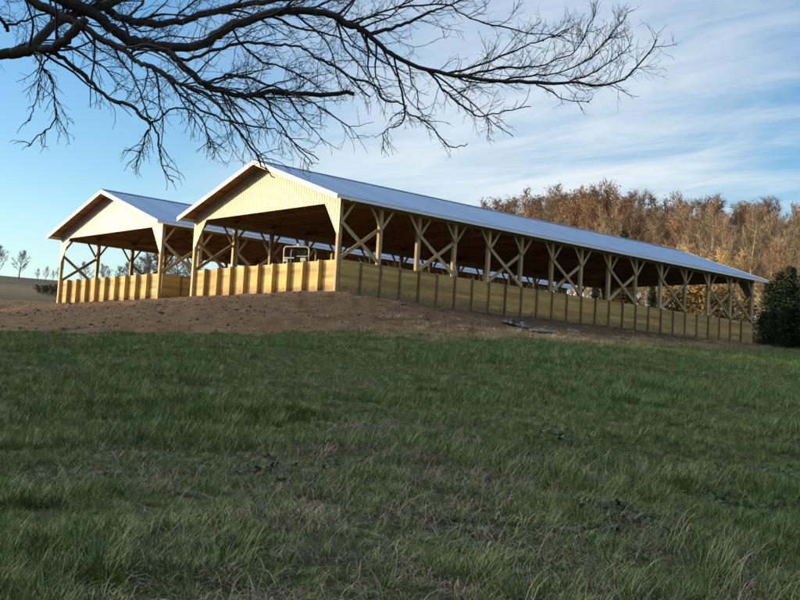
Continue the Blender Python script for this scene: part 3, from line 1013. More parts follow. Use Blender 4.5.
# ------------------------------------------------------------------ the near tree whose limbs hang into the picture
LIMBS = [  # px, py polyline; distance at both ends; thickness in px at both ends; twig density, side-branch length (m), tropism
    ('A', [(-205, 10), (-110, 44), (-50, 55), (0, 54), (18, 52), (38, 50), (53, 48), (63, 41), (75, 30), (86, 18)], 12.4, 12.0, 15, 8, .5, .6, (0, 0, -.03)),
    ('B', [(27, 47), (40, 37), (62, 19), (82, 12), (110, 2), (135, -10)], 12.2, 12.9, 10, 9, .8, .6, (0, 0, .03)),
    ('C', [(-190, -100), (-60, -60), (0, -25), (32, 0), (50, 10), (65, 19), (83, 26), (100, 38), (120, 48), (135, 60), (148, 66), (163, 73), (175, 82), (190, 86), (214, 100), (228, 118), (242, 135), (258, 158), (265, 170)], 12.2, 11.0, 11, 1.6, .8, .7, (0, 0, -.02)),
    ('D', [(-195, -70), (-70, -48), (10, -22), (62, 0), (82, 8), (100, 18), (112, 28), (130, 40), (150, 45), (175, 48), (200, 45), (215, 36), (230, 27), (255, 19), (280, 12), (305, 11), (330, 14), (342, 21), (360, 29), (372, 37), (392, 54), (428, 70), (464, 77), (500, 81), (536, 83), (572, 83), (606, 85), (630, 75), (657, 41)], 12.4, 13.6, 16, 1.5, 1.3, .62, (0, 0, .035)),
    ('E', [(-150, -110), (0, -70), (95, -5), (108, 10), (125, 20), (150, 23), (175, 22), (200, 15), (220, 10), (240, 5), (262, 2), (300, -2), (345, -6)], 12.8, 14.2, 10, 5, 1.2, .7, (0, 0, .02)),
    ('F', [(165, 47), (172, 55), (185, 67), (200, 82), (212, 88), (230, 94), (250, 95), (275, 91), (295, 93), (320, 94), (354, 94)], 12.0, 12.4, 7.5, 4, .9, .6, (0, 0, -.02)),
    ('G', [(205, 84), (216, 79), (230, 75), (252, 79), (280, 89), (300, 97), (320, 107), (350, 127)], 12.1, 11.4, 3.6, 1.4, 1.2, .6, (0, 0, -.04)),
    ('H', [(170, 66), (185, 60), (205, 54), (230, 46), (255, 42), (280, 45), (300, 47), (315, 57), (335, 65), (355, 82), (369, 97)], 11.8, 11.5, 4, 1.4, 1.1, .6, (0, 0, -.02)),
    ('I', [(46, 49), (54, 52), (67, 62), (85, 77), (100, 92), (115, 101), (130, 105), (140, 115), (151, 123)], 12.0, 11.6, 5, 3.2, .25, .35, (0, 0, -.05)),
    ('I1', [(151, 123), (146, 137), (141, 152), (136, 167)], 11.6, 11.5, 2.0, 1.1, 2.4, .35, (0, 0, -.10)),
    ('I2', [(151, 123), (158, 135), (160, 155), (165, 172), (173, 182)], 11.6, 11.8, 2.2, 1.1, 2.4, .38, (0, 0, -.10)),
    ('I3', [(151, 123), (162, 118), (168, 110), (185, 108), (200, 115), (207, 132), (211, 148)], 11.6, 11.3, 2.4, 1.1, 1.4, .40, (0, 0, -.05)),
    ('J', [(107, 43), (120, 60), (132, 75), (140, 92), (149, 120)], 12.0, 11.6, 2.8, 1.6, .9, .45, (0, 0, -.04)),
    ('K', [(50, 52), (47, 60), (42, 66), (38, 85), (34, 107), (30, 122)], 12.0, 11.8, 2.2, 1.0, 1.9, .35, (0, 0, -.08)),
    ('K2', [(33, 56), (42, 66), (51, 80), (54, 100), (55, 120), (42, 134), (28, 146)], 12.0, 12.2, 2.2, 1.0, 1.9, .38, (0, 0, -.08)),
    ('L', [(165, 78), (182, 95), (207, 112), (227, 120), (242, 136), (262, 160), (275, 178)], 11.4, 10.8, 3.0, 1.2, 1.3, .55, (0, 0, -.05)),
    ('N', [(225, 95), (242, 117), (250, 135), (262, 157)], 12.2, 12.0, 2.2, 1.0, 1.4, .45, (0, 0, -.05)),
    ('O', [(230, 120), (255, 127), (275, 130), (290, 140), (318, 160)], 11.2, 11.6, 2.2, 1.0, 1.6, .5, (0, 0, -.04)),
    ('P', [(260, 97), (275, 117), (285, 132), (297, 146), (312, 165)], 12.3, 12.6, 2.4, 1.0, 1.3, .5, (0, 0, -.04)),
    ('Q', [(322, 60), (340, 71), (358, 87), (365, 97)], 11.7, 11.6, 2.2, 1.2, 1.4, .5, (0, 0, -.02)),
    ('R', [(356, 67), (374, 85), (384, 100), (401, 103), (406, 112), (399, 125), (386, 130), (383, 150)], 12.8, 13.2, 2.6, 1.0, 1.1, .42, (0, 0, -.05)),
    ('S', [(394, 56), (399, 78), (404, 103), (406, 112), (426, 121), (440, 137), (453, 147), (467, 144)], 12.9, 13.3, 2.4, 1.0, 1.2, .42, (0, 0, -.03)),
    ('T', [(408, 62), (412, 82), (418, 94), (418, 110)], 13.0, 13.1, 2.0, 1.0, 1.0, .35, (0, 0, -.03)),
    ('U', [(428, 70), (448, 94), (462, 105), (480, 116), (505, 112), (530, 106)], 13.0, 13.6, 2.6, 1.0, 1.5, .5, (0, 0, .03)),
    ('V', [(428, 70), (468, 99), (491, 122), (513, 137)], 13.0, 12.5, 2.2, .9, 1.3, .45, (0, 0, .0)),
    ('W', [(370, 34), (392, 28), (410, 22), (430, 12), (446, 7), (470, -4)], 12.7, 13.3, 4.2, 1.6, 1.2, .7, (0, 0, .05)),
    ('X', [(446, 73), (470, 68), (509, 54), (530, 44), (554, 36), (572, 27)], 13.0, 13.9, 2.6, .9, 1.9, .6, (0, 0, .07)),
    ('Y', [(464, 77), (500, 68), (536, 66), (572, 54), (586, 32), (596, 12)], 13.1, 14.0, 2.6, .9, 1.9, .6, (0, 0, .08)),
    ('Z', [(400, 8), (446, 4), (470, 18), (500, 27), (536, 34), (563, 36)], 13.2, 13.8, 2.6, .9, 1.6, .6, (0, 0, .05)),
    ('AA', [(500, 81), (530, 76), (560, 72), (590, 58), (608, 38), (622, 22)], 13.3, 14.2, 2.4, .9, 2.0, .55, (0, 0, .08)),
    ('AB', [(560, 83), (590, 74), (615, 58), (632, 44)], 13.5, 14.0, 1.9, .9, 2.0, .45, (0, 0, .08)),
    ('AC', [(536, 83), (552, 92), (566, 100), (590, 102)], 13.5, 13.2, 1.8, .8, 1.6, .4, (0, 0, .02)),
    ('AD', [(270, 15), (300, 28), (330, 34), (352, 46), (372, 58)], 12.9, 13.5, 3.0, 1.2, 1.6, .6, (0, 0, .0)),
    ('AE', [(230, 27), (243, 45), (262, 62), (290, 70), (310, 82), (330, 96)], 12.7, 13.3, 3.0, 1.0, 1.7, .6, (0, 0, -.01)),
    ('AF', [(-200, -40), (-60, -20), (-20, 5), (0, 18), (8, 32)], 12.4, 13.0, 6, 3, 1.0, .6, (0, 0, .0)),
    ('AG', [(0, 30), (20, 22), (45, 14), (75, 6), (100, -10)], 13.0, 13.8, 2.6, 1.4, 1.6, .6, (0, 0, .03)),
    ('AH', [(125, 20), (138, 8), (150, -6)], 12.9, 13.3, 3.5, 2.0, 1.3, .6, (0, 0, .05)),
    ('AI', [(175, 22), (182, 10), (205, -4)], 13.2, 13.6, 3.5, 2.0, 1.6, .6, (0, 0, .05)),
    ('AJ', [(300, 11), (322, 4), (345, -8)], 12.6, 13.2, 3.0, 1.6, 1.6, .6, (0, 0, .05)),
    ('AK', [(345, 22), (372, 16), (402, 5), (425, -6)], 12.7, 13.4, 3.0, 1.4, 1.8, .6, (0, 0, .05)),
    ('AL', [(160, 60), (185, 92), (196, 112), (205, 125), (211, 149)], 11.8, 11.6, 2.0, 1.0, 1.3, .4, (0, 0, -.05)),
]


def smooth_line(pts, per=3):
    pts = np.array(pts, float); out = []
    n = len(pts)
    for i in range(n - 1):
        p0 = pts[max(i - 1, 0)]; p1 = pts[i]; p2 = pts[i + 1]; p3 = pts[min(i + 2, n - 1)]
        for k in range(per):
            t = k / per
            out.append(.5 * ((2 * p1) + (-p0 + p2) * t + (2 * p0 - 5 * p1 + 4 * p2 - p3) * t * t + (-p0 + 3 * p1 - 3 * p2 + p3) * t ** 3))
    out.append(pts[-1])
    return np.array(out)


NR = np.random.RandomState(21)
r0 = ray(-215, 300); TX, TY = CAM[0] + r0[0] * 12.5, CAM[1] + r0[1] * 12.5
near = empty('overhanging_tree', (0, 0, 0))
tag(near, 'dark leafless tree whose limbs hang across the top left of the sky', 'tree')
tz = g1(TX, TY)
top = at(-195, -75, 12.4)
tl = smooth_line([(TX, TY, tz - .5), (TX + .03, TY, tz + 1.2), (TX + .02, TY + .06, (tz + top[2]) / 2), tuple(at(-205, 10, 12.4)), tuple(top), tuple(top + [-.2, .2, 1.4]), tuple(top + [-.4, .3, 3.0])], 4)
m = MB(); m.val = .5
m.tube(tl, np.linspace(.36, .12, len(tl)) * (1 + .25 * np.exp(-np.arange(len(tl)) / 1.5)), 12)
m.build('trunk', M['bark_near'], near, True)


def twig_tree(mb, rs, line, rad, dens, slen, trop, level):
    seg = np.linalg.norm(np.diff(line, axis=0), axis=1); L = seg.sum(); cum = np.r_[0, np.cumsum(seg)]
    n = rs.poisson(dens * L)
    for _ in range(n):
        s = rs.uniform(.12, 1.0) * L
        k = min(np.searchsorted(cum, s) - 1, len(line) - 2); k = max(k, 0)
        p = line[k] + (line[k + 1] - line[k]) * ((s - cum[k]) / max(seg[k], 1e-6))
        t = unit(line[k + 1] - line[k])
        v = perp(rs, t)
        v = unit(v - .45 * (v @ _fwd) * _fwd)
        a = rs.uniform(.45, 1.05)
        d = t * math.cos(a) + v * math.sin(a)
        ln = slen * rs.uniform(.35, 1.25) * (1.1 - .62 * s / L)
        steps = 6 if level < 2 else 4
        l2 = grow_line(rs, p, d, ln, steps, .17, np.array(trop) * 1.2)
        r2 = min(rad * .6, (.0046, .0029, .0019)[level])
        r2 = max(r2, .0016)
        mb.tube(l2, np.linspace(r2, max(r2 * .5, .0012), len(l2)), 4 if level == 0 else 3, False)
        if level < 2:
            twig_tree(mb, rs, l2, r2, (9.5, 10.0)[level], slen * .45, trop, level + 1)


DONE = []
for nm, px, d0, d1, w0, w1, dens, slen, trop in LIMBS:
    px = [list(q) for q in px]
    if DONE and px[0][0] > -100:                                     # root it on the nearest limb already there
        al = np.concatenate(DONE)
        k = np.argmin(np.hypot(al[:, 0] - px[0][0], al[:, 1] - px[0][1]))
        if np.hypot(al[k, 0] - px[0][0], al[k, 1] - px[0][1]) < 16:
            px[0] = [al[k, 0], al[k, 1]]; d1 += al[k, 2] - d0; d0 = al[k, 2]
    sp = smooth_line([(*p, 0) for p in px], 4)[:, :2]
    n = len(sp); fr = np.linspace(0, 1, n)
    ds = np.array([lerp(d0, d1, f) + .12 * math.sin(5 * f) for f in fr])
    DONE.append(np.c_[sp, ds])
    P3 = np.array([at(a, b, q) for (a, b), q in zip(sp, ds)])
    rr = np.array([.5 * lerp(w0, w1, f ** .8) * lerp(d0, d1, f) / FPX for f in fr])
    rr *= 1 + .12 * np.interp(np.arange(n), np.arange(0, n + 4, 4), NR.normal(0, 1, len(np.arange(0, n + 4, 4)))).clip(-1.5, 1.5)
    mb = MB(); mb.val = NR.rand()
    mb.tube(P3 + NR.normal(0, .0075, P3.shape), np.maximum(rr, .003), 8 if w0 > 4 else 5)
    if w0 >= 7:                                                      # middling side boughs on the thick limbs
        for q in range(NR.poisson(13 * (n / 60) ** .5)):
            k = NR.randint(int(n * .30), int(n * .78)); t = unit(P3[k + 1] - P3[k]); v = perp(NR, t); v = unit(v - .5 * (v @ _fwd) * _fwd)
            a = NR.uniform(.35, .9)
            lb = grow_line(NR, P3[k], t * math.cos(a) + v * math.sin(a), NR.uniform(.5, 1.2), 11, .15, np.array(trop) * 1.0)
            rb = min(rr[k] * .5, NR.uniform(.010, .020))
            mb.tube(lb, np.linspace(rb, .0035, 12), 5, False)
            twig_tree(mb, NR, lb, rb, 5.0, .42, trop, 0)
    twig_tree(mb, NR, P3, rr.mean(), dens * (7.6 if nm not in 'LNOP' else 3.2), slen, trop, 0)
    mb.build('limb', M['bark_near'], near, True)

# ------------------------------------------------------------------ tractor behind the front wall
M['machine_red'] = paint('dull_red_paint', (0.22, 0.035, 0.02), .4)
M['machine_cream'] = paint('cream_painted_steel', (0.72, 0.70, 0.62), .35)
M['rubber'] = paint('tyre_rubber', (0.025, 0.025, 0.025), .85)
M['dark_metal'] = paint('dark_metal', (0.05, 0.05, 0.05), .5, .3)
M['lamp'] = paint('lamp_lens', (0.85, 0.85, 0.82), .15)
M['glass'] = material('cab_glass', glassy)
M['vinyl'] = paint('black_seat', (0.03, 0.03, 0.03), .6)


def make_tractor():
    P = at(299.5, 247.5, 67.0)
    T = empty('tractor', (P[0], P[1], 0.0), R(33))
    hh = P[2]; w = .74
    b = MB(); b.box(-.28, .28, -1.55, -.35, .75, 1.30); b.box(-.31, .31, -1.5, -.4, 1.30, 1.40)
    hood = b.build('hood', M['machine_red'], T, bevel=.06)
    g = MB(); g.box(-.22, .22, -1.58, -1.555, .80, 1.22); g.build('grille', M['dark_metal'], hood)
    for sx in (-1, 1):
        h = MB(); h.lathe([(.001, 0), (.07, .0), (.075, .03), (.04, .06)], (sx * .16, -1.575, 1.28), (0, -1, 0), 12); h.build('headlight', M['lamp'], hood)
    c = MB(); c.box(-.26, .26, -1.4, .7, .45, .78); c.box(-.6, .6, -.3, .75, .72, .80); c.box(-.5, .5, -.42, -.33, .8, 1.45)
    c.build('chassis', M['dark_metal'], T, bevel=.02)
    for sx in (-1, 1):
        f = MB()
        arc = [(math.cos(a) * .80, math.sin(a) * .80) for a in np.linspace(R(20), R(165), 9)]
        vs = []
        for (yy, zz) in arc:
            vs += [(sx * .45, .5 + yy, .72 + zz), (sx * .74, .5 + yy, .72 + zz)]
        vs2 = [(a, b_, c_ - .03) for a, b_, c_ in vs]
        f.add(vs + vs2, [(2 * i, 2 * i + 1, 2 * i + 3, 2 * i + 2) for i in range(8)] + [(18 + 2 * i, 20 + 2 * i, 21 + 2 * i, 19 + 2 * i) for i in range(8)])
        f.build('fender', M['machine_red'], T)
        for (r, wd, yy, xx) in ((.72, .34, .5, .60), (.42, .20, -1.2, .55)):
            t = MB(); t.lathe([(r * .58, -wd / 2), (r * .93, -wd / 2), (r, -wd * .3), (r, wd * .3), (r * .93, wd / 2), (r * .58, wd / 2)], (sx * xx, yy, r), (1, 0, 0), 28)
            for q in range(22):
                a = q * 2 * math.pi / 22
                cc = np.array([sx * xx, yy + math.cos(a) * r, r + math.sin(a) * r])
                t.bar(cc + [-wd * .45, 0, 0], cc + [0, -math.sin(a) * .09, math.cos(a) * .09], .035, .05, (0, math.cos(a), math.sin(a)))
            wl = empty('wheel'); wl.parent = T
            t.build('tyre', M['rubber'], wl)
            k = MB(); k.lathe([(.04, -wd * .2), (r * .5, -wd * .2), (r * .6, -wd * .48), (r * .6, wd * .48), (r * .5, wd * .2), (.04, wd * .2)], (sx * xx, yy, r), (1, 0, 0), 20); k.build('rim', M['machine_cream'], wl)
    # cab: rounded front and rear frames joined by roof rails
    for y in (-.42, .72):
        f = MB(); top_ = hh - .02; rad = .16
        pts = [(-w, y, .8), (-w, y, top_ - rad)] + [(-w + rad - rad * math.cos(a), y, top_ - rad + rad * math.sin(a)) for a in np.linspace(.2, math.pi / 2, 5)]
        pts += [(w - rad + rad * math.sin(a), y, top_ - rad + rad * math.cos(a)) for a in np.linspace(0, math.pi / 2 - .1, 5)] + [(w, y, top_ - rad), (w, y, .8)]
        f.tube(pts, .040, 8); f.build('cab_frame', M['machine_cream'], T, True)
    r_ = MB(); r_.box(-w + .1, w - .1, -.40, .70, hh - .055, hh - .01); r_.build('cab_roof', M['dark_metal'], T, bevel=.015)
    ws = MB(); ws.box(-w + .04, w - .04, -.425, -.415, 1.45, hh - .06); ws.build('windscreen', M['glass'], T)
    d = MB(); d.box(-w + .03, -.10, -.50, -.43, hh - .70, hh - .62); d.box(.06, w - .05, -.50, -.43, hh - .58, hh - .53); d.box(-w + .03, w - .03, -.47, -.43, 1.40, 1.5)
    d.build('windscreen_bar', M['machine_cream'], T, bevel=.01)
    for (xa, xb, za, zb) in ((-w + .06, -w + .30, hh - .90, hh - .74), (.30, .62, hh - .84, hh - .64)):
        l = MB(); l.box(xa, xb, -.56, -.46, za, zb); l.build('work_lamp', M['lamp'], T, bevel=.02)
    bc = MB(); bc.box(-.20, .20, -.44, -.20, hh - .005, hh + .05); bc.lathe([(.05, 0), (.075, .02), (.07, .10), (.03, .14)], (.05, -.3, hh + .045), (0, 0, 1), 12); bc.build('beacon', M['lamp'], T)
    s = MB(); s.box(-.24, .24, .05, .50, 1.0, 1.14); s.box(-.24, .24, .44, .56, 1.14, 1.75); s.build('seat', M['vinyl'], T, bevel=.04)
    a = [(.19 * math.cos(q), -.15 + .06 * math.sin(q), 1.52 + .18 * math.sin(q)) for q in np.linspace(0, 2 * math.pi, 17)]
    st = MB(); st.tube(a, .016, 6, False); st.tube([(0, -.15, 1.52), (0, -.38, 1.30)], .022, 6); st.build('steering_wheel', M['vinyl'], T)
    ex = MB(); ex.tube([(.34, -.8, 1.0), (.34, -.8, 1.9), (.34, -.84, 1.98)], .03, 8); ex.build('exhaust', M['dark_metal'], T)
    tag(T, 'tractor with pale cab frame and beacon showing above the front plank wall', 'tractor')


make_tractor()

# short stake by the corner post
P = at(332, 254, 64.6)
m = MB(); m.val = .6
m.box(-.045, .045, -.045, .045, 0, P[2]); m.add([(-.045, -.045, P[2]), (.045, -.045, P[2]), (.045, .045, P[2]), (-.045, .045, P[2]), (0, 0, P[2] + .05)], [(0, 1, 4), (1, 2, 4), (2, 3, 4), (3, 0, 4)])
o = m.build('stake', M['plank']); o.location = (P[0], max(P[1], .35), 0); tag(o, 'short orange wooden stake poking above the front wall beside the corner post', 'stake')


# ------------------------------------------------------------------ tarps on the bank
def hit_ground(px, py, lo=20, hi=110):
    r_ = ray(px, py); d = np.linspace(lo, hi, 3000)
    z = ground(CAM[0] + r_[0] * d, CAM[1] + r_[1] * d) - (CAM[2] + r_[2] * d)
    i = np.where(z > 0)[0]
    i = i[0] if len(i) else 1500
    return np.array([CAM[0] + r_[0] * d[i], CAM[1] + r_[1] * d[i]])


def tarp(name, pa, pb, wid, hgt, seed, mat, label):
    a = hit_ground(*pa); b = hit_ground(*pb)
    c = (a + b) / 2; d = b - a; L = np.linalg.norm(d); d = d / L; nrm = np.array([-d[1], d[0]])
    nu, nv = 46, 22
    vs = []; rs = np.random.RandomState(seed)
    for i in range(nu + 1):
        for j in range(nv + 1):
            u = i / nu * 2 - 1; v = j / nv * 2 - 1
            ed = 1 + .22 * (vnoise(i * .25 + seed, 3.0 + (0 if v < 0 else 9)) - .5) * 2
            x, y = c + d * u * L / 2 * (1 + .1 * math.sin(v * 3 + seed)) + nrm * v * wid / 2 * ed
            fall = max(0.0, 1 - max(abs(u), abs(v)) ** 3)
            rid = abs(fbm(np.array(u * 2.6 + seed), np.array(v * 1.7), 4) - .5) * 2
            z = .02 + hgt * fall * (1 - rid) ** 2.2 + .05 * rs.rand() * fall
            vs.append((float(x), float(y), g1(float(x), float(y)) + float(z) + .05))
    fs = [(i * (nv + 1) + j, (i + 1) * (nv + 1) + j, (i + 1) * (nv + 1) + j + 1, i * (nv + 1) + j + 1) for i in range(nu) for j in range(nv)]
    m = MB(); m.add(vs, fs); o = m.build(name, mat, None, True)
    sd = o.modifiers.new('thickness', 'SOLIDIFY'); sd.thickness = .01
    tag(o, label, 'tarp')


def sheet(name, ca, cb, rough):
    def f(t, p):
        oc = t.n('ShaderNodeTexCoord').outputs['Object']
        g = t.noise(oc, 1.3, 5, .6, .5)
        t.set(p, 'Base Color', t.mix(t.remap(g, .42, .6), ca, cb)); t.set(p, 'Roughness', rough)
    return material(name, f)


tarp('tarp', (504, 323), (528, 328.5), .7, .26, 3, sheet('black_plastic', (.015, .016, .02), (.12, .125, .14), .4), 'crumpled black plastic tarp lying on the dirt below the long wall')
tarp('tarp', (532, 331.5), (554, 333.2), .5, .05, 8, sheet('grey_blue_plastic', (.11, .15, .15), (.18, .22, .22), .5), 'flat bluish grey sheet lying beside the black tarp on the dirt')

# ------------------------------------------------------------------ grass, straw, clods: ground cover nobody could count
GR = np.random.RandomState(77)


def blades(n, rad, h0, h1, lean, curl, wid, seed, segs=3):
    rs = np.random.RandomState(seed)
    V = []; F = []; A = []
    for i in range(n):
        a = rs.rand() * 6.283; r = rad * math.sqrt(rs.rand())
        p = np.array([r * math.cos(a), r * math.sin(a), -.02])
        a2 = a + rs.normal(0, .9)
        ln = rs.uniform(h0, h1); le = abs(rs.normal(lean, .25)); wd = wid * rs.uniform(.6, 1.25)
        side = np.array([-math.sin(a2), math.cos(a2), 0]); out = np.array([math.cos(a2), math.sin(a2), 0])
        o = len(V); th = le; v = rs.rand(); kk = rs.normal(0, .25)
        for s in range(segs + 1):
            ww = wd * (1 - (s / segs) ** 1.7) + .0004
            if s == segs:
                V.append(p.copy()); A.append(v)
            else:
                V.append(p - side * ww / 2); V.append(p + side * ww / 2); A += [v, v]
            d = np.array([0, 0, 1]) * math.cos(th) + out * math.sin(th) + side * kk * (s + 1) / segs
            p = p + unit(d) * ln / segs
            if p[2] < .006 and s > 0: p[2] = .006 + .01 * rs.rand()
            th += curl * rs.uniform(.5, 1.5) / segs
        for s in range(segs - 1):
            b = o + 2 * s; F.append((b, b + 1, b + 3, b + 2))
        b = o + 2 * (segs - 1); F.append((b, b + 1, b + 2))
    return V, F, A


def _green(t, p):
    v = attr(t)
    pos = t.n('ShaderNodeNewGeometry').outputs['Position']
    a = t.noise(pos, .55, 4, .6); b = t.noise(pos, 3.0, 3, .6)
    k = t.math('ADD', t.math('ADD', t.math('MULTIPLY', v, .45), t.math('MULTIPLY', a, .45)), t.math('MULTIPLY', b, .25))
    c = t.ramp(k, [(0.30, (0.050, 0.098, 0.032)), (0.55, (0.100, 0.168, 0.052)), (0.76, (0.155, 0.215, 0.072)), (0.95, (0.24, 0.24, 0.09))])
    t.set(p, 'Base Color', c); t.set(p, 'Roughness', .55); t.set(p, 'Specular IOR Level', .25)


def _straw(t, p):
    v = attr(t)
    pos = t.n('ShaderNodeNewGeometry').outputs['Position']
    a = t.noise(pos, .8, 4, .6)
    k = t.math('ADD', t.math('MULTIPLY', v, .7), t.math('MULTIPLY', a, .4))
    c = t.ramp(k, [(0.2, (0.10, 0.080, 0.054)), (0.5, (0.22, 0.185, 0.13)), (0.8, (0.36, 0.315, 0.23)), (0.98, (0.52, 0.47, 0.37))])
    t.set(p, 'Base Color', c); t.set(p, 'Roughness', .7)


def _weed(t, p):
    v = attr(t)
    t.set(p, 'Base Color', t.ramp(v, [(0, (0.028, 0.060, 0.018)), (1, (0.070, 0.125, 0.036))])); t.set(p, 'Roughness', .5)


def _clod(t, p):
    oi = t.n('ShaderNodeNewGeometry').outputs['Position']
    g = t.noise(oi, 1.7, 5, .7)
    t.set(p, 'Base Color', t.ramp(g, [(0.3, (0.06, 0.039, 0.024)), (0.55, (0.12, 0.08, 0.05)), (0.75, (0.25, 0.19, 0.13))])); t.set(p, 'Roughness', .95)


M['grass'] = material('grass_blades', _green); M['straw'] = material('dry_straw', _straw); M['dead'] = material('dead_grass', lambda t, p: (t.set(p, 'Base Color', t.ramp(attr(t), [(0, (0.30, 0.24, 0.14)), (1, (0.50, 0.42, 0.27))])), t.set(p, 'Roughness', .8)))
M['weed'] = material('weed_leaves', _weed); M['clod'] = material('soil_clods', _clod)


def library(name, items, mat):
    c = bpy.data.collections.new(name)
    for i, (V, F, A) in enumerate(items):
        me = bpy.data.meshes.new('tuft'); me.from_pydata([tuple(map(float, q)) for q in V], [], F)
        t = me.attributes.new('var', 'FLOAT', 'POINT'); t.data.foreach_set('value', np.array(A, np.float32))
        me.materials.append(mat)
        o = bpy.data.objects.new('tuft_%02d' % i, me); c.objects.link(o)
    return c


def scatter(name, lib, pts, rotz, scl, idx, tilt=0.0):
    me = bpy.data.meshes.new(name)
    n = len(pts)
    me.vertices.add(n); me.vertices.foreach_set('co', np.asarray(pts, np.float32).ravel())
    rv = np.stack([GR.normal(0, tilt, n), GR.normal(0, tilt, n), rotz], -1)
    a = me.attributes.new('rot', 'FLOAT_VECTOR', 'POINT'); a.data.foreach_set('vector', rv.astype(np.float32).ravel())
    a = me.attributes.new('scl', 'FLOAT_VECTOR', 'POINT'); a.data.foreach_set('vector', np.asarray(scl, np.float32).ravel())
    a = me.attributes.new('idx', 'INT', 'POINT'); a.data.foreach_set('value', np.asarray(idx, np.int32))
    me.update()
    o = link(name, me)
    ng = bpy.data.node_groups.new(name + '_nodes', 'GeometryNodeTree')
    ng.interface.new_socket('Geometry', in_out='INPUT', socket_type='NodeSocketGeometry')
    ng.interface.new_socket('Geometry', in_out='OUTPUT', socket_type='NodeSocketGeometry')
    N = ng.nodes.new; K = ng.links.new
    gi = N('NodeGroupInput'); go = N('NodeGroupOutput')
    ci = N('GeometryNodeCollectionInfo'); ci.inputs['Collection'].default_value = lib
    ci.inputs['Separate Children'].default_value = True; ci.inputs['Reset Children'].default_value = True
    ip = N('GeometryNodeInstanceOnPoints'); ip.inputs['Pick Instance'].default_value = True

    def na(nm, ty):
        q = N('GeometryNodeInputNamedAttribute'); q.data_type = ty; q.inputs['Name'].default_value = nm
        return next(s_ for s_ in q.outputs if s_.enabled and s_.name == 'Attribute')
    er = N('FunctionNodeEulerToRotation')
    K(gi.outputs[0], ip.inputs['Points']); K(ci.outputs[0], ip.inputs['Instance'])
    K(na('idx', 'INT'), ip.inputs['Instance Index'])
    K(na('rot', 'FLOAT_VECTOR'), er.inputs[0]); K(er.outputs[0], ip.inputs['Rotation'])
    K(na('scl', 'FLOAT_VECTOR'), ip.inputs['Scale']); K(ip.outputs[0], go.inputs[0])
    md = o.modifiers.new('scatter', 'NODES'); md.node_group = ng
    return o


def sample_field(dens, dmin, dmax, half=R(33)):
    out = []
    edges = np.geomspace(dmin, dmax, 60)
    for a, b in zip(edges[:-1], edges[1:]):
        n = GR.poisson(dens((a + b) / 2) * half * (b * b - a * a))
        d = np.sqrt(GR.uniform(a * a, b * b, n)); t = GR.uniform(-half, half, n)
        out.append(np.stack([CAM[0] + np.sin(YAW + t) * d, CAM[1] + np.cos(YAW + t) * d, d], -1))
    return np.concatenate(out)


def surf(x, y):
    z = ground(x, y); dm = dirt_mask(x, y); d, _ = polar(x, y)
    return z + (fbm(x * .9 + 7, y * .9, 3) - .5) * .16 * (1 - dm) * sstep(70, 50, d) + (fbm(x * 1.6, y * 1.6, 4) - .5) * .30 * dm * sstep(.2, 1.2, pad_dist(x, y)) * sstep(110, 95, d), dm


def strawness(x, y, d):
    n = fbm(x * .35 + 3, y * .35 + 8, 4)
    near_ = sstep(15, 7.0, d) * .20 - .085 * sstep(9, 13, d)
    dm = dirt_mask(x, y)
    _, th, _, f_, m_ = parts_z(x, y)
    edge = np.exp(-((m_ - f_ + .15) / .34) ** 2) * (.10 + .34 * sstep(R(-6), R(1), th))
    return n + near_ + edge


# green grass
G = sample_field(lambda d: 105 * min(1, 11 / d) + 4, 2.5, 100)
sx, sy, sd = G.T
sz, dm = surf(sx, sy); st = strawness(sx, sy, sd)
hn = fbm(sx * .55 + 90, sy * .55 + 12, 3)
keep = (dm < .45) & (pad_dist(sx, sy) > .8) & (GR.rand(len(sx)) > sstep(.56, .70, st) * .7)
sx, sy, sz, sd, hn = sx[keep], sy[keep], sz[keep], sd[keep], hn[keep]
s = .56 * (.62 + .75 * sstep(.35, .65, hn)) * GR.uniform(.7, 1.25, len(sx)) * (1 + .35 * sstep(15, 60, sd))
glib = library('grass_tufts', [blades(64, .17, .10, .27, .35, .9, .0062, 1), blades(56, .20, .08, .22, .5, 1.2, .006, 2), blades(70, .13, .14, .32, .3, .7, .006, 3), blades(60, .22, .06, .18, .6, 1.0, .007, 4), blades(46, .12, .16, .34, .45, 1.1, .0058, 5)], M['grass'])
o = scatter('grass', glib, np.stack([sx, sy, sz], -1), GR.rand(len(sx)) * 6.283, np.stack([s * 1.15, s * 1.15, s * GR.uniform(.75, 1.15, len(s))], -1), GR.randint(0, 5, len(sx)), .08)
tag(o, 'dark green tussocky grass of the field in front of the barns', 'grass', kind='stuff')

# dry straw tufts
G = sample_field(lambda d: 34 * min(1, 11 / d) + 3.5, 2.5, 100)
sx, sy, sd = G.T
sz, dm = surf(sx, sy); st = strawness(sx, sy, sd)
keep = (dm < .72) & (pad_dist(sx, sy) > .5) & (GR.rand(len(sx)) < sstep(.52, .69, st) * .9 + .05)
sx, sy, sz, sd = sx[keep], sy[keep], sz[keep], sd[keep]
s = .8 * GR.uniform(.6, 1.3, len(sx)) * (1 + .3 * sstep(15, 60, sd)) * (1 - .45 * sstep(0.1, .6, dm[keep]))
slib = library('straw_tufts', [blades(44, .20, .14, .34, .9, 2.0, .0048, 11, 4), blades(36, .24, .18, .42, 1.1, 1.4, .0045, 12, 4), blades(40, .16, .10, .26, .7, 2.6, .005, 13, 4), blades(14, .14, .25, .50, .5, 2.2, .0042, 14, 5)], M['straw'])
o = scatter('straw', slib, np.stack([sx, sy, sz], -1), GR.rand(len(sx)) * 6.283, np.stack([s, s, s], -1), GR.randint(0, 4, len(sx)), .1)
tag(o, 'dry curled straw coloured grass in patches over the field', 'dry grass', kind='stuff')


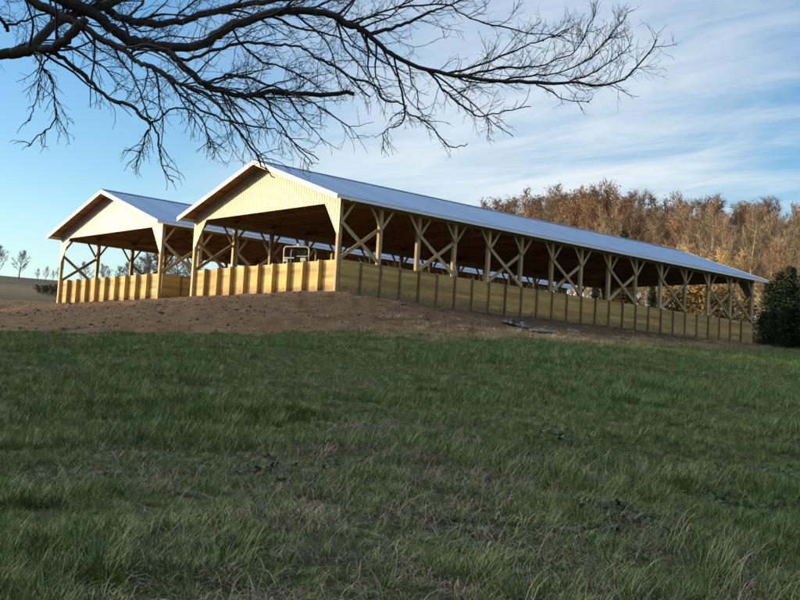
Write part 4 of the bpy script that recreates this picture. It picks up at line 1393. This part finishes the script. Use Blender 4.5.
# the pale band of dead grass where field and bank meet
G = sample_field(lambda d: 9.0 if d > 40 else 0.0, 40, 95, R(22))
sx, sy, sd = G.T
sz, dm = surf(sx, sy); _, th, _, f_, m_ = parts_z(sx, sy)
keep = (GR.rand(len(sx)) < (np.exp(-((m_ - f_ + .02) / .22) ** 2) + .30 * sstep(1.2, .1, m_ - f_) * ((m_ - f_) > 0) * sstep(.40, .62, fbm(sx * .5, sy * .5 + 40, 3))) * sstep(R(-6), R(0), th)) & (pad_dist(sx, sy) > .4)
sx, sy, sz = sx[keep], sy[keep], sz[keep]
s = GR.uniform(.55, 1.05, len(sx))
o = scatter('dead_grass', library('dead_tufts', [blades(60, .30, .16, .34, .6, 1.1, .010, 31), blades(50, .35, .14, .30, .8, 1.3, .010, 32)], M['dead']), np.stack([sx, sy, sz], -1), GR.rand(len(sx)) * 6.283, np.stack([s, s, s], -1), GR.randint(0, 2, len(sx)), .1)
tag(o, 'pale band of dead grass along the foot of the dirt bank', 'dead grass', kind='stuff')


# broad leaved weeds in a few patches
def rosette(seed):
    rs = np.random.RandomState(seed); V = []; F = []; A = []
    for i in range(13):
        a = i * 2.4 + rs.rand(); L = rs.uniform(.07, .16); wd = L * rs.uniform(.28, .42); v = rs.rand(); o = len(V)
        out = np.array([math.cos(a), math.sin(a), 0]); side = np.array([-math.sin(a), math.cos(a), 0]); th = rs.uniform(.2, .8)
        for (u, ww, zz) in ((0, .1, 0), (.35, .9, .35), (.7, 1, .5), (1.0, .15, .42)):
            c = out * L * u + np.array([0, 0, L * zz * th * 1.6 + .015])
            V += [c - side * wd * ww / 2, c + side * wd * ww / 2]; A += [v, v]
        for k in range(3): F.append((o + 2 * k, o + 2 * k + 1, o + 2 * k + 3, o + 2 * k + 2))
    return V, F, A


pc = [hit_ground(45, 488, 4, 40), hit_ground(305, 470, 4, 40), hit_ground(640, 520, 4, 40), hit_ground(520, 545, 4, 40), hit_ground(770, 470, 4, 40), hit_ground(190, 420, 4, 40), hit_ground(585, 440, 4, 40), hit_ground(720, 500, 4, 40)]
wx = np.concatenate([q[0] + GR.normal(0, .30, 34) for q in pc]); wy = np.concatenate([q[1] + GR.normal(0, .45, 34) for q in pc])
wz, _ = surf(wx, wy)
o = scatter('weeds', library('weed_rosettes', [rosette(i) for i in range(3)], M['weed']), np.stack([wx, wy, wz], -1), GR.rand(len(wx)) * 6.28, np.stack([GR.uniform(.35, .75, len(wx))] * 3, -1), GR.randint(0, 3, len(wx)), .1)
tag(o, 'dark broad leaved weeds in small patches among the grass', 'weeds', kind='stuff')


# clods and stones on the dirt
def clod_mesh(seed):
    bm = bmesh.new(); bmesh.ops.create_icosphere(bm, subdivisions=2, radius=1)
    rs = np.random.RandomState(seed)
    for v in bm.verts:
        k = 1 + .55 * (float(fbm(np.array(v.co.x * 1.3 + seed), np.array(v.co.y * 1.3 + v.co.z), 3)) - .5) + rs.normal(0, .05)
        v.co = v.co * k; v.co.z *= .65
    V = [np.array(v.co) for v in bm.verts]; F = [tuple(q.index for q in f.verts) for f in bm.faces]; bm.free()
    return V, F, [.5] * len(V)


n = 40000
cxx = GR.uniform(-48, 24, n); cyy = GR.uniform(-24, 44, n)
zc, dmc = surf(cxx, cyy); pdc = pad_dist(cxx, cyy)
keep = (dmc > .35) & (pdc > .25)
cxx, cyy, zc = cxx[keep], cyy[keep], zc[keep]
s = np.exp(GR.normal(-3.95, .55, len(cxx))).clip(.012, .11)
o = scatter('dirt_clods', library('clods', [clod_mesh(i) for i in range(4)], M['clod']), np.stack([cxx, cyy, zc], -1), GR.rand(len(cxx)) * 6.28, np.stack([s * 1.3, s, s], -1), GR.randint(0, 4, len(cxx)), .4)
tag(o, 'brown soil clods and stones strewn over the dirt bank', 'clods', kind='stuff')
